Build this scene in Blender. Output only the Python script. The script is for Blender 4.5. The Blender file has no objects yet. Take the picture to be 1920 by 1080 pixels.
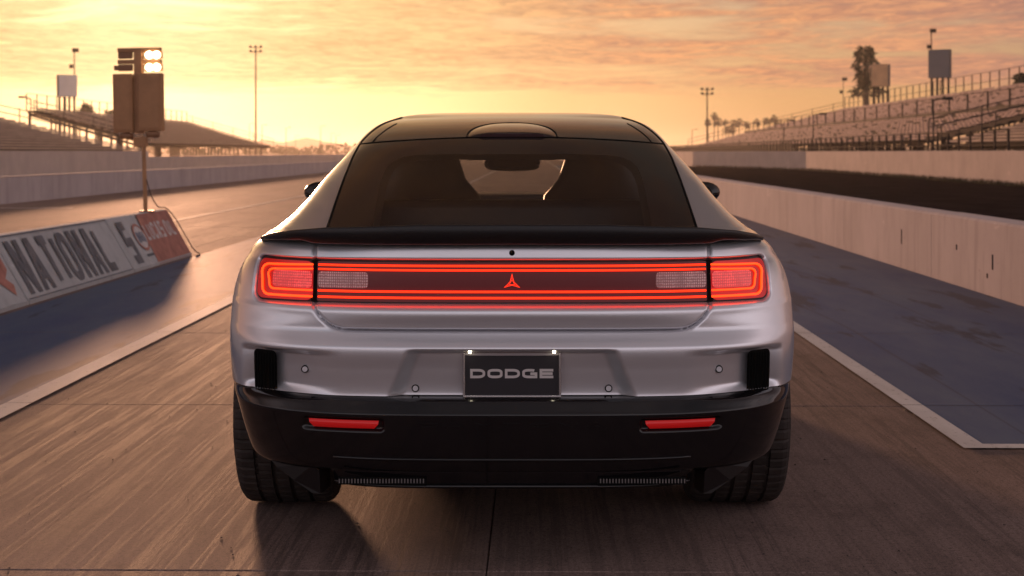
import bpy, bmesh, math, random
import numpy as np
from mathutils import Vector, Matrix
random.seed(7)
rng = np.random.default_rng(7)
R = math.radians
scene = bpy.context.scene
COL = scene.collection

# ------------------------------------------------------------------ camera
EYE = 1.25
YAW = R(0.82)                      # the car and camera point 0.8 deg left of the strip
cam_d = bpy.data.cameras.new('camera')
cam = bpy.data.objects.new('camera', cam_d)
COL.objects.link(cam)
cam.location = (0, 0, EYE)
cam.rotation_euler = (R(90), 0, YAW)
cam_d.sensor_width = 36.0
cam_d.lens = 36.0 * 2813 / 1920
cam_d.shift_y = -(540 - 285) / 1920
cam_d.clip_start = 0.05
cam_d.clip_end = 20000
cam_d.dof.use_dof = True
cam_d.dof.focus_distance = 4.55
cam_d.dof.aperture_fstop = 6.3
scene.camera = cam

# ------------------------------------------------------------------ sky and sun
SUN_AZ = R(-14.5)                  # left of straight ahead (+Y)
SUN_EL = R(4.0)
SUN_DIR = Vector((math.sin(SUN_AZ) * math.cos(SUN_EL), math.cos(SUN_AZ) * math.cos(SUN_EL), math.sin(SUN_EL)))
world = bpy.data.worlds.new('World')
scene.world = world
world.use_nodes = True
W = world.node_tree
W.nodes.clear()

def wn(kind, **kw):
    n = W.nodes.new(kind)
    for k, v in kw.items():
        setattr(n, k, v)
    return n

def wmath(op, a, b=None, c=None, clamp=False):
    n = wn('ShaderNodeMath', operation=op, use_clamp=clamp)
    for i, v in enumerate((a, b, c)):
        if v is None:
            continue
        if isinstance(v, (int, float)):
            n.inputs[i].default_value = v
        else:
            W.links.new(v, n.inputs[i])
    return n.outputs[0]

def wvmath(op, a, b=None):
    n = wn('ShaderNodeVectorMath', operation=op)
    for i, v in enumerate((a, b)):
        if v is None:
            continue
        if isinstance(v, (tuple, list, Vector)):
            n.inputs[i].default_value = tuple(v)
        else:
            W.links.new(v, n.inputs[i])
    return n

def wramp(fac, stops, interp='EASE'):
    n = wn('ShaderNodeValToRGB')
    n.color_ramp.interpolation = interp
    e = n.color_ramp.elements
    while len(e) < len(stops):
        e.new(0.5)
    for k, (p, c) in zip(e, stops):
        k.position = p
        k.color = (c[0], c[1], c[2], 1) if not isinstance(c, (int, float)) else (c, c, c, 1)
    W.links.new(fac, n.inputs[0])
    return n.outputs[0]

def wmix(fac, a, b, mode='MIX'):
    n = wn('ShaderNodeMix', data_type='RGBA', blend_type=mode)
    if isinstance(fac, (int, float)):
        n.inputs[0].default_value = fac
    else:
        W.links.new(fac, n.inputs[0])
    for i, v in ((6, a), (7, b)):
        if isinstance(v, tuple):
            n.inputs[i].default_value = (*v, 1)
        else:
            W.links.new(v, n.inputs[i])
    return n.outputs[2]

sky = wn('ShaderNodeTexSky', sky_type='NISHITA')
sky.sun_disc = False
sky.sun_elevation = SUN_EL
sky.sun_rotation = SUN_AZ
sky.air_density = 1.3
sky.dust_density = 3.0
sky.ozone_density = 1.5
nish = wvmath('SCALE', sky.outputs[0]); nish.inputs[3].default_value = 0.075
tc = wn('ShaderNodeTexCoord')
dirv = wvmath('NORMALIZE', tc.outputs['Generated']).outputs[0]
sep = wn('ShaderNodeSeparateXYZ'); W.links.new(dirv, sep.inputs[0])
dx, dy, dz = sep.outputs
sund = wvmath('DOT_PRODUCT', dirv, SUN_DIR).outputs['Value']
sunang = wmath('ARCCOSINE', wmath('MINIMUM', sund, 0.99999))          # radians from the sun
# clear air: warm low band, brightest under the sun
band = wramp(wmath('MULTIPLY', sunang, 1 / math.pi),
             [(0.0, (1.75, 1.46, 0.88)), (0.05, (1.42, 1.10, 0.56)), (0.09, (1.06, 0.70, 0.32)), (0.14, (0.84, 0.46, 0.19)), (0.24, (0.68, 0.31, 0.15)),
              (0.55, (0.60, 0.46, 0.44)), (1.0, (0.56, 0.50, 0.54))])
upper = wramp(wmath('MULTIPLY', sunang, 1 / math.pi),
              [(0.0, (0.95, 0.86, 0.66)), (0.1, (0.62, 0.50, 0.39)), (0.25, (0.46, 0.40, 0.37)), (0.6, (0.56, 0.58, 0.66)), (1.0, (0.52, 0.54, 0.62))])
hgt = wramp(wmath('MAXIMUM', dz, 0.0), [(0.0, 0.0), (0.035, 0.1), (0.10, 0.75), (0.3, 1.0)], 'LINEAR')
clear0 = wmix(hgt, band, upper)
clear = wmix(0.30, clear0, nish.outputs[0])
# a high broken sheet of altocumulus, seen in perspective on a flat layer
inv = wmath('DIVIDE', 1.0, wmath('ADD', wmath('MAXIMUM', dz, 0.0), 0.028))
comb = wn('ShaderNodeCombineXYZ')
W.links.new(wmath('MULTIPLY', dx, inv), comb.inputs[0])
W.links.new(wmath('MULTIPLY', dy, inv), comb.inputs[1])

def wnoise(scale, detail, rough, stretch, dist=0.0, off=(0, 0, 0), rot=0.0):
    m = wn('ShaderNodeMapping')
    m.inputs['Scale'].default_value = stretch
    m.inputs['Location'].default_value = off
    m.inputs['Rotation'].default_value = (0, 0, rot)
    W.links.new(comb.outputs[0], m.inputs[0])
    t = wn('ShaderNodeTexNoise')
    t.inputs['Scale'].default_value = scale
    t.inputs['Detail'].default_value = detail
    t.inputs['Roughness'].default_value = rough
    t.inputs['Distortion'].default_value = dist
    W.links.new(m.outputs[0], t.inputs[0])
    return t.outputs[0]

big = wnoise(0.30, 3, 0.5, (0.42, 0.75, 1), 0.4, (3.1, 1.7, 0), R(8))
mid = wnoise(0.95, 5, 0.66, (1.0, 0.85, 1), 0.7, (0, 0.3, 0), R(-6))
fine = wnoise(3.8, 6, 0.70, (1.7, 1.0, 1), 0.6, (0.5, 0, 0), R(5))
edge = wramp(wmath('ADD', dz, wmath('MULTIPLY', wmath('SUBTRACT', mid, 0.5), 0.03)),
             [(0.0, 0.0), (0.036, 0.0), (0.050, 1.0)], 'EASE')
cover = wramp(wmath('ADD', wmath('MULTIPLY', big, 0.62), wmath('MULTIPLY', mid, 0.38)), [(0.38, 0.0), (0.50, 1.0)])
cmask = wmath('MULTIPLY', wmath('MULTIPLY', cover, edge), 0.94)
ripple = wramp(wmath('ADD', wmath('MULTIPLY', fine, 0.55), wmath('MULTIPLY', mid, 0.45)), [(0.40, 0.0), (0.60, 1.0)], 'LINEAR')
a01 = wmath('MULTIPLY', sunang, 1 / math.pi)
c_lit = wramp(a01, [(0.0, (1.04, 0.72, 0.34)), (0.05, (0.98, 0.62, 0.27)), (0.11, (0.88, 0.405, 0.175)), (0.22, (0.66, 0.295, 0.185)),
                    (0.45, (0.92, 0.70, 0.69)), (0.65, (1.15, 0.98, 1.0)), (1.0, (1.05, 0.92, 0.97))])  # unseen sky behind the camera brightened to light the car's rear
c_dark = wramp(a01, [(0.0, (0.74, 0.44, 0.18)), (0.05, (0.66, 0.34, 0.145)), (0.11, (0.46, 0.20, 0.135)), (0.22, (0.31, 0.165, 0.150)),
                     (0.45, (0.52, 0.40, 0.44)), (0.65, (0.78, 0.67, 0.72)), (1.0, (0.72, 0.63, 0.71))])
cloud = wmix(ripple, c_dark, c_lit)
skycol = wmix(cmask, clear, cloud)
# unseen sky above the sun side, dimmed to darken the rear glass reflection
dim = wmath('MULTIPLY', wramp(wmath('MAXIMUM', dz, 0.0), [(0.10, 0.0), (0.32, 0.88)], 'EASE'), wramp(a01, [(0.28, 1.0), (0.5, 0.0)], 'EASE'))
top_dim = wramp(wmath('MAXIMUM', dz, 0.0), [(0.42, 0.0), (0.85, 0.62)], 'EASE')      # unseen zenith darkened to cut the fill light on the ground
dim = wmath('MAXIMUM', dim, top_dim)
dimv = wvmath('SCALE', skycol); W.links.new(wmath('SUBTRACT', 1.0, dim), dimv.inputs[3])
halo = wramp(a01, [(0.0, (0.30, 0.24, 0.13)), (0.03, (0.14, 0.105, 0.05)), (0.06, (0.04, 0.028, 0.012)), (0.09, (0.0, 0.0, 0.0))], 'EASE')   # glare round the veiled sun
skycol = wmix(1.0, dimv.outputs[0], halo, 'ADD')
bg = wn('ShaderNodeBackground')
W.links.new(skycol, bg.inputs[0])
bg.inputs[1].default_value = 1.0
wo = wn('ShaderNodeOutputWorld')
W.links.new(bg.outputs[0], wo.inputs[0])

sun_d = bpy.data.lights.new('sun', 'SUN')
sun = bpy.data.objects.new('sun', sun_d)
COL.objects.link(sun)
sun_d.energy = 4.0
sun_d.angle = R(3.6)
sun_d.color = (1.0, 0.50, 0.28)
sun.rotation_euler = (-SUN_DIR).to_track_quat('-Z', 'Y').to_euler()
sun.location = (0, 0, 30)

vs = scene.view_settings
vs.view_transform = 'Standard'
vs.look = 'None'
vs.exposure = 0.0
vs.gamma = 1.0
vs.use_curve_mapping = False
scene.display_settings.display_device = 'sRGB'
scene.cycles.use_denoising = True
scene.cycles.denoising_prefilter = 'ACCURATE'
scene.cycles.max_bounces = 8
scene.cycles.transparent_max_bounces = 16
scene.cycles.volume_bounces = 0
scene.cycles.sample_clamp_indirect = 6.0
scene.cycles.caustics_reflective = False
scene.cycles.caustics_refractive = False
# ------------------------------------------------------------------ helpers
def tag(o, label=None, cat=None, group=None, kind=None):
    if label: o['label'] = label
    if cat: o['category'] = cat
    if group: o['group'] = group
    if kind: o['kind'] = kind
    return o

def empty(name, loc=(0, 0, 0), rz=0.0, parent=None):
    o = bpy.data.objects.new(name, None)
    COL.objects.link(o)
    o.location = loc
    o.rotation_euler = (0, 0, rz)
    o.empty_display_size = 0.2
    if parent: o.parent = parent
    return o

def link(name, me, parent=None, loc=None):
    o = bpy.data.objects.new(name, me)
    COL.objects.link(o)
    if parent: o.parent = parent
    if loc is not None: o.location = loc
    return o

def np_mesh(name, verts, quads, mat, smooth=True):
    """verts (n,3), quads (m,4) or (m,3) -> mesh datablock"""
    v = np.asarray(verts, dtype=np.float32)
    q = np.asarray(quads, dtype=np.int32)
    k = q.shape[1]
    me = bpy.data.meshes.new(name)
    me.vertices.add(len(v)); me.vertices.foreach_set('co', v.ravel())
    me.loops.add(q.size); me.loops.foreach_set('vertex_index', q.ravel())
    me.polygons.add(len(q))
    me.polygons.foreach_set('loop_start', np.arange(0, q.size, k, dtype=np.int32))
    me.polygons.foreach_set('use_smooth', np.full(len(q), smooth, dtype=bool))
    me.update(calc_edges=True)
    me.validate()
    if mat: me.materials.append(mat)
    return me

class MB:
    """collects simple solids; build() makes one mesh object"""
    def __init__(self):
        self.v = []; self.f = []
    def add(self, vs, fs):
        b = len(self.v)
        self.v += [tuple(p) for p in vs]
        self.f += [tuple(i + b for i in f) for f in fs]
        return self
    def box(self, c, s, rz=0.0, M=None):
        hx, hy, hz = s[0] / 2, s[1] / 2, s[2] / 2
        pts = [Vector((x * hx, y * hy, z * hz)) for z in (-1, 1) for y in (-1, 1) for x in (-1, 1)]
        rot = Matrix.Rotation(rz, 3, 'Z') if M is None else M
        pts = [rot @ p + Vector(c) for p in pts]
        return self.add(pts, [(0, 2, 3, 1), (4, 5, 7, 6), (0, 1, 5, 4), (2, 6, 7, 3), (0, 4, 6, 2), (1, 3, 7, 5)])
    def tube(self, path, rad, n=8, cap=True):
        path = [Vector(p) for p in path]
        if isinstance(rad, (int, float)): rad = [rad] * len(path)
        rings = []
        up = None
        for i, p in enumerate(path):
            d = (path[min(i + 1, len(path) - 1)] - path[max(i - 1, 0)])
            d = d.normalized() if d.length > 1e-9 else Vector((0, 0, 1))
            a = Vector((0, 0, 1)) if abs(d.z) < 0.9 else Vector((1, 0, 0))
            s = d.cross(a).normalized(); t = s.cross(d)
            rings.append([p + rad[i] * (math.cos(2 * math.pi * k / n) * s + math.sin(2 * math.pi * k / n) * t) for k in range(n)])
        vs = [q for r in rings for q in r]
        fs = []
        for i in range(len(path) - 1):
            for k in range(n):
                a = i * n + k; b = i * n + (k + 1) % n
                fs.append((a, b, b + n, a + n))
        if cap:
            fs.append(tuple(range(n - 1, -1, -1)))
            fs.append(tuple(range((len(path) - 1) * n, len(path) * n)))
        return self.add(vs, fs)
    def prism(self, poly, y0, y1, axis='y'):
        n = len(poly)
        if axis == 'y':
            vs = [(p[0], y0, p[1]) for p in poly] + [(p[0], y1, p[1]) for p in poly]
        elif axis == 'x':
            vs = [(y0, p[0], p[1]) for p in poly] + [(y1, p[0], p[1]) for p in poly]
        else:
            vs = [(p[0], p[1], y0) for p in poly] + [(p[0], p[1], y1) for p in poly]
        fs = [tuple(range(n)), tuple(range(2 * n - 1, n - 1, -1))]
        fs += [(i, i + n, (i + 1) % n + n, (i + 1) % n) for i in range(n)]
        return self.add(vs, fs)
    def mesh(self, name, mat, smooth=False):
        me = bpy.data.meshes.new(name)
        me.from_pydata(self.v, [], self.f)
        bm = bmesh.new(); bm.from_mesh(me)
        bmesh.ops.recalc_face_normals(bm, faces=bm.faces)
        bm.to_mesh(me); bm.free()
        if smooth:
            me.polygons.foreach_set('use_smooth', [True] * len(me.polygons))
        if mat: me.materials.append(mat)
        return me
    def build(self, name, mat, parent=None, loc=None, smooth=False, bevel=0.0, seg=2):
        o = link(name, self.mesh(name, mat, smooth), parent, loc)
        if bevel:
            b = o.modifiers.new('bevel', 'BEVEL'); b.width = bevel; b.segments = seg; b.limit_method = 'ANGLE'
            o.data.polygons.foreach_set('use_smooth', [True] * len(o.data.polygons))
            w = o.modifiers.new('wn', 'WEIGHTED_NORMAL'); w.keep_sharp = False
        return o

# ------------------------------------------------------------------ materials
class NT:
    def __init__(self, name):
        self.m = bpy.data.materials.new(name)
        self.m.use_nodes = True
        self.t = self.m.node_tree
        self.b = self.t.nodes['Principled BSDF']
        self._pos = None
    def n(self, kind, **kw):
        x = self.t.nodes.new(kind)
        for k, v in kw.items(): setattr(x, k, v)
        return x
    def l(self, a, b): self.t.links.new(a, b)
    def pos(self):
        if self._pos is None: self._pos = self.n('ShaderNodeNewGeometry').outputs['Position']
        return self._pos
    def objc(self): return self.n('ShaderNodeTexCoord').outputs['Object']
    def noise(self, scale, detail=4, rough=0.6, stretch=(1, 1, 1), vec=None, dist=0.0):
        mp = self.n('ShaderNodeMapping'); mp.inputs['Scale'].default_value = stretch
        self.l(vec or self.pos(), mp.inputs[0])
        t = self.n('ShaderNodeTexNoise')
        t.inputs['Scale'].default_value = scale; t.inputs['Detail'].default_value = detail
        t.inputs['Roughness'].default_value = rough; t.inputs['Distortion'].default_value = dist
        self.l(mp.outputs[0], t.inputs[0])
        return t.outputs[0]
    def ramp(self, fac, stops, interp='LINEAR'):
        r = self.n('ShaderNodeValToRGB'); r.color_ramp.interpolation = interp
        e = r.color_ramp.elements
        while len(e) < len(stops): e.new(0.5)
        for k, (p, c) in zip(e, stops):
            k.position = p
            k.color = (*c, 1) if isinstance(c, (tuple, list)) else (c, c, c, 1)
        self.l(fac, r.inputs[0])
        return r.outputs[0]
    def mix(self, fac, a, b, mode='MIX'):
        x = self.n('ShaderNodeMix', data_type='RGBA', blend_type=mode)
        for i, v in ((0, fac), (6, a), (7, b)):
            if isinstance(v, (int, float)): x.inputs[i].default_value = v
            elif isinstance(v, tuple): x.inputs[i].default_value = (*v, 1)
            else: self.l(v, x.inputs[i])
        return x.outputs[2]
    def math(self, op, a, b=0.0, clamp=False):
        x = self.n('ShaderNodeMath', operation=op, use_clamp=clamp)
        for i, v in enumerate((a, b)):
            if isinstance(v, (int, float)): x.inputs[i].default_value = v
            else: self.l(v, x.inputs[i])
        return x.outputs[0]
    def set(self, **kw):
        for k, v in kw.items():
            i = self.b.inputs[k.replace('_', ' ')]
            if isinstance(v, (int, float)): i.default_value = v
            elif isinstance(v, tuple): i.default_value = (*v, 1) if len(v) == 3 else v
            else: self.l(v, i)
        return self
    def bump(self, h, strength=0.2, dist=0.01):
        x = self.n('ShaderNodeBump'); x.inputs['Strength'].default_value = strength; x.inputs['Distance'].default_value = dist
        self.l(h, x.inputs['Height']); self.l(x.outputs[0], self.b.inputs['Normal'])
        return self

def simple(name, col, rough=0.6, metal=0.0, spec=0.5, var=0.0, vscale=4.0, bump=0.0, obj=False, **kw):
    t = NT(name)
    t.set(Roughness=rough, Metallic=metal)
    t.b.inputs['Specular IOR Level'].default_value = spec
    if var:
        f = t.noise(vscale, 5, 0.65, vec=t.objc() if obj else None)
        t.set(Base_Color=t.mix(t.ramp(f, [(0.3, 0.0), (0.7, 1.0)]), tuple(c * (1 - var) for c in col), tuple(min(1, c * (1 + var)) for c in col)))
        if bump: t.bump(f, bump, 0.02)
    else:
        t.set(Base_Color=tuple(col))
    for k, v in kw.items(): t.b.inputs[k.replace('_', ' ')].default_value = v
    return t.m

def emissive(name, col, strength, base=(0.02, 0.02, 0.02)):
    t = NT(name)
    t.set(Base_Color=base, Roughness=0.3)
    t.b.inputs['Emission Color'].default_value = (*col, 1)
    t.b.inputs['Emission Strength'].default_value = strength
    return t.m

def make_strip_concrete():
    t = NT('strip_concrete')
    broad = t.noise(0.55, 4, 0.6, (1, 0.35, 1))
    streak = t.noise(15.0, 6, 0.75, (1, 0.022, 1))
    streak2 = t.noise(60.0, 5, 0.75, (1, 0.020, 1))
    groove = t.noise(2.2, 3, 0.5, (1, 0.03, 1))
    blot = t.noise(3.4, 7, 0.78, (1, 0.6, 1))
    base = t.mix(t.ramp(broad, [(0.3, 0), (0.7, 1)]), (0.160, 0.108, 0.094), (0.265, 0.184, 0.162))
    s = t.math('ADD', t.math('MULTIPLY', streak, 0.5), t.math('MULTIPLY', streak2, 0.5))
    s = t.ramp(s, [(0.455, 1.0), (0.515, 0.0)])
    patchy = t.noise(0.9, 4, 0.6, (1, 0.30, 1))
    lanes = t.math('MULTIPLY', t.ramp(groove, [(0.38, 0.45), (0.58, 1.0)]), t.ramp(patchy, [(0.34, 0.50), (0.58, 1.0)]))
    s = t.math('MULTIPLY', s, lanes)
    c = t.mix(t.math('MULTIPLY', s, 0.70), base, (0.050, 0.036, 0.034))
    pale = t.noise(38.0, 6, 0.78, (1, 0.030, 1))
    c = t.mix(t.ramp(pale, [(0.56, 0.0), (0.66, 0.22)]), c, (0.31, 0.23, 0.20))
    c = t.mix(t.ramp(blot, [(0.50, 0.0), (0.72, 0.75)]), c, (0.085, 0.060, 0.053))
    agg2 = t.noise(75.0, 4, 0.75, (1, 0.8, 1))
    c = t.mix(t.ramp(agg2, [(0.50, 0.0), (0.62, 0.65)]), c, (0.075, 0.055, 0.048))
    agg = t.noise(210.0, 3, 0.7)
    c = t.mix(0.55, c, t.mix(t.ramp(agg, [(0.3, 0), (0.7, 1)]), (0.0, 0.0, 0.0), (1.0, 1.0, 1.0)), 'SOFT_LIGHT')
    speck = t.noise(34.0, 2, 0.5, (1, 0.45, 1))
    c = t.mix(t.ramp(speck, [(0.735, 0.0), (0.76, 0.85)]), c, (0.028, 0.022, 0.02))
    hair = t.noise(5.0, 6, 0.75, (1, 1.6, 1), dist=1.2)
    c = t.mix(t.ramp(hair, [(0.494, 0.0), (0.5, 0.35), (0.506, 0.0)]), c, (0.05, 0.04, 0.036))
    t.set(Base_Color=c, Roughness=t.ramp(s, [(0, 0.82), (1, 0.68)]))
    t.b.inputs['Specular IOR Level'].default_value = 0.16
    grain = t.noise(160.0, 3, 0.6)
    h = t.math('ADD', t.math('MULTIPLY', grain, 1.0), t.math('ADD', t.math('MULTIPLY', streak2, 0.15), t.math('MULTIPLY', agg2, 0.5)))
    t.bump(h, 0.35, 0.004)
    return t.m

def make_blue_paint():
    t = NT('faded_blue_paint')
    wear = t.noise(1.1, 6, 0.7, (1, 0.22, 1))
    crack = t.noise(0.6, 3, 0.6, (1, 0.06, 1), dist=0.3)
    c = t.mix(t.ramp(wear, [(0.36, 0), (0.68, 1)]), (0.028, 0.062, 0.150), (0.084, 0.116, 0.176))
    patch = t.noise(3.2, 4, 0.6, (1, 0.16, 1))
    c = t.mix(t.ramp(patch, [(0.58, 0.0), (0.62, 0.85)]), c, (0.022, 0.034, 0.066))
    c = t.mix(t.ramp(crack, [(0.496, 0.0), (0.5, 0.6), (0.504, 0.0)]), c, (0.022, 0.026, 0.050))
    sp = t.noise(60.0, 2, 0.5)
    c = t.mix(t.ramp(sp, [(0.70, 0.0), (0.75, 0.6)]), c, (0.04, 0.042, 0.055))
    t.set(Base_Color=c, Roughness=0.68)
    t.b.inputs['Specular IOR Level'].default_value = 0.22
    t.bump(t.math('ADD', t.noise(120.0, 3, 0.6), wear), 0.25, 0.004)
    return t.m

def make_wall_concrete(name, col, stain=0.6, scale=1.0):
    t = NT(name)
    n1 = t.noise(0.7 * scale, 6, 0.65)
    drip = t.noise(5.0 * scale, 5, 0.7, (1, 1, 0.10))
    c = t.mix(t.ramp(n1, [(0.3, 0), (0.7, 1)]), tuple(k * 0.80 for k in col), col)
    c = t.mix(t.math('MULTIPLY', t.ramp(drip, [(0.50, 0), (0.75, 1)]), stain), c, tuple(k * 0.45 for k in col))
    pit = t.noise(22.0 * scale, 3, 0.6)
    c = t.mix(t.ramp(pit, [(0.70, 0), (0.73, 0.75)]), c, tuple(k * 0.35 for k in col))
    scuff = t.noise(3.0 * scale, 4, 0.7, (1, 0.35, 1.2))
    c = t.mix(t.ramp(scuff, [(0.66, 0), (0.70, 0.5)]), c, tuple(min(1, k * 1.3) for k in col))
    t.set(Base_Color=c, Roughness=0.9)
    t.b.inputs['Specular IOR Level'].default_value = 0.10
    t.bump(t.math('ADD', t.noise(40.0, 4, 0.65), n1), 0.3, 0.01)
    return t.m

M = {}
M['concrete'] = make_strip_concrete()
M['blue'] = make_blue_paint()
def make_line_paint():
    t = NT('white_line_paint')
    w = t.noise(26.0, 6, 0.75, (1, 0.5, 1)); g = t.noise(5.0, 4, 0.6, (1, 0.2, 1))
    c = t.mix(t.ramp(g, [(0.3, 0), (0.7, 1)]), (0.46, 0.43, 0.41), (0.60, 0.57, 0.55))
    c = t.mix(t.ramp(w, [(0.60, 0), (0.66, 0.8)]), c, (0.17, 0.14, 0.125))
    t.set(Base_Color=c, Roughness=0.7); t.b.inputs['Specular IOR Level'].default_value = 0.2
    t.bump(w, 0.3, 0.004)
    return t.m
M['white_line'] = make_line_paint()
M['wall'] = make_wall_concrete('wall_concrete', (0.47, 0.41, 0.415))
M['wall2'] = make_wall_concrete('far_wall_concrete', (0.50, 0.42, 0.39), 0.3)
M['barrier'] = make_wall_concrete('barrier_white_paint', (0.46, 0.45, 0.45), 0.45, 1.4)
M['letter'] = simple('barrier_letter_paint', (0.125, 0.125, 0.140), 0.7, var=0.3, vscale=9.0, spec=0.25)
M['red_paint'] = simple('barrier_red_paint', (0.36, 0.150, 0.120), 0.7, var=0.30, vscale=7.0, spec=0.25)
M['pale_letter'] = simple('barrier_pale_letter', (0.50, 0.46, 0.45), 0.7, var=0.2, vscale=9.0, spec=0.25)
M['emblem_blue'] = simple('emblem_blue', (0.12, 0.14, 0.20), 0.7, var=0.3, vscale=9.0)
M['dirt'] = simple('ground_dirt', (0.105, 0.085, 0.070), 0.9, var=0.35, vscale=0.15, spec=0.15)
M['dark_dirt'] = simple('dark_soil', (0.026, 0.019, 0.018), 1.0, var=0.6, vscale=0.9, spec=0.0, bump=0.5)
M['grass'] = simple('dry_grass', (0.075, 0.062, 0.035), 0.8, var=0.3, vscale=1.0, spec=0.2)
M['steel'] = simple('galvanised_steel', (0.20, 0.18, 0.17), 0.5, 0.4, var=0.15, vscale=3.0)
M['dark_steel'] = simple('dark_painted_steel', (0.045, 0.036, 0.033), 0.85, 0.0, var=0.2, vscale=3.0, spec=0.1)
M['bench'] = simple('bench_aluminium', (0.36, 0.28, 0.24), 0.8, 0.0, var=0.18, vscale=0.6, spec=0.1)
M['bench_dark'] = simple('bench_darkened', (0.055, 0.042, 0.038), 0.9, var=0.18, vscale=0.6, spec=0.08)  # bench colour darkened so gaps between the seats read dark
M['deck'] = simple('stand_deck', (0.035, 0.028, 0.026), 0.9, var=0.25, vscale=0.5, spec=0.08)
M['seat'] = simple('seat_shell', (0.42, 0.285, 0.245), 0.8, var=0.3, vscale=0.8, spec=0.1)
M['fence_dark'] = simple('fence_dark', (0.030, 0.024, 0.022), 0.9, spec=0.08)
M['board_grey'] = simple('board_grey', (0.15, 0.135, 0.135), 0.6, var=0.1, vscale=0.8)
M['board_tan'] = simple('board_tan', (0.62, 0.33, 0.16), 0.55, var=0.15, vscale=0.8)
M['board_white'] = simple('board_white', (0.62, 0.57, 0.52), 0.6, var=0.08, vscale=0.8)
M['board_edge'] = simple('board_edge', (0.05, 0.045, 0.045), 0.6)
M['bark'] = simple('palm_bark', (0.10, 0.075, 0.055), 0.9, var=0.3, vscale=2.0)
M['frond'] = simple('palm_frond', (0.050, 0.058, 0.030), 0.7, var=0.35, vscale=1.2)
M['frond_dry'] = simple('dry_frond', (0.070, 0.052, 0.030), 0.8, var=0.35, vscale=1.2)
M['leaf'] = simple('bush_leaf', (0.06, 0.07, 0.03), 0.7, var=0.35, vscale=1.2)
M['mountain'] = simple('mountain_rock', (0.16, 0.12, 0.11), 0.9, var=0.25, vscale=0.02)
M['tree_flare'] = simple('starting_light_flare', (0.34, 0.155, 0.062), 0.5, var=0.15, vscale=5.0)  # orange flare of the low sun put into the housing colour
M['tree_dark'] = simple('starting_light_dark', (0.22, 0.095, 0.04), 0.5, var=0.1, vscale=5.0)  # darker step of the same flare tint
M['bulb_off'] = simple('bulb_glass_dull', (0.20, 0.11, 0.05), 0.25)
M['bulb_on'] = emissive('bulb_glowing', (1.0, 0.88, 0.60), 14.0, (0.8, 0.7, 0.5))
M['filler'] = simple('joint_filler', (0.075, 0.058, 0.05), 0.9, spec=0.1)
M['cable'] = simple('cable_rubber', (0.07, 0.045, 0.035), 0.6)

# ------------------------------------------------------------------ lettering
# strokes of each letter in a unit box, heavy ribbons with mitred corners
def arc(cx, cy, rx, ry, a0, a1, n=8):
    return [(cx + rx * math.cos(R(a0 + (a1 - a0) * i / n)), cy + ry * math.sin(R(a0 + (a1 - a0) * i / n))) for i in range(n + 1)]
RECT_O = arc(.62, .72, .38, .28, 0, 90, 6) + arc(.38, .72, .38, .28, 90, 180, 6) + arc(.38, .28, .38, .28, 180, 270, 6) + arc(.62, .28, .38, .28, 270, 360, 6)
GLYPH = {
    'D': [('c', [(0, 0), (0, 1)] + arc(.55, .62, .45, .38, 90, 0, 8) + arc(.55, .38, .45, .38, 0, -90, 8))],
    'O': [('c', RECT_O)],
    'G': [('o', arc(.62, .72, .38, .28, 50, 90, 5) + arc(.38, .72, .38, .28, 90, 180, 6) + arc(.38, .28, .38, .28, 180, 270, 6) + [(1, 0), (1, .48), (.55, .48)])],
    'E': [('o', [(1, 1), (0, 1), (0, 0), (1, 0)]), ('o', [(0, .5), (.94, .5)])],
    'T': [('o', [(0, 1), (1, 1)]), ('o', [(.5, 1), (.5, 0)])],
    'I': [('o', [(.5, 1), (.5, 0)])],
    'L': [('o', [(0, 1), (0, 0), (1, 0)])],
    'S': [('o', [(1, 1), (0, 1), (0, .52), (1, .52), (1, 0), (0, 0)])],
    'U': [('o', [(0, 1), (0, .2), (.2, 0), (.8, 0), (1, .2), (1, 1)])],
    'C': [('o', [(1, .75), (1, .85), (.8, 1), (.2, 1), (0, .8), (0, .2), (.2, 0), (.8, 0), (1, .15), (1, .25)])],
    'Y': [('o', [(0, 1), (.5, .45), (1, 1)]), ('o', [(.5, .45), (.5, 0)])],
    'R': [('o', [(0, 0), (0, 1), (.8, 1), (1, .85), (1, .6), (.8, .45), (0, .45)]), ('o', [(.5, .45), (1, 0)])],
    'H': [('o', [(0, 0), (0, 1)]), ('o', [(1, 0), (1, 1)]), ('o', [(0, .5), (1, .5)])],
}
def ribbon(pts, t, closed):
    """2-D polyline -> list of quads of half width t"""
    P = [Vector(p) for p in pts]
    n = len(P)
    L, Rr = [], []
    for i in range(n):
        a = P[i - 1] if (closed or i > 0) else None
        b = P[(i + 1) % n] if (closed or i < n - 1) else None
        d0 = (P[i] - a).normalized() if a is not None else None
        d1 = (b - P[i]).normalized() if b is not None else None
        if d0 is None: d0 = d1
        if d1 is None: d1 = d0
        m = (d0 + d1)
        m = m.normalized() if m.length > 1e-6 else d0
        nrm = Vector((-m.y, m.x))
        k = t / max(0.62, abs(nrm.dot(Vector((-d0.y, d0.x)))))
        L.append(P[i] + nrm * k); Rr.append(P[i] - nrm * k)
    out = []
    for i in range(n if closed else n - 1):
        j = (i + 1) % n
        out.append((L[i], L[j], Rr[j], Rr[i]))
    return out

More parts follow.
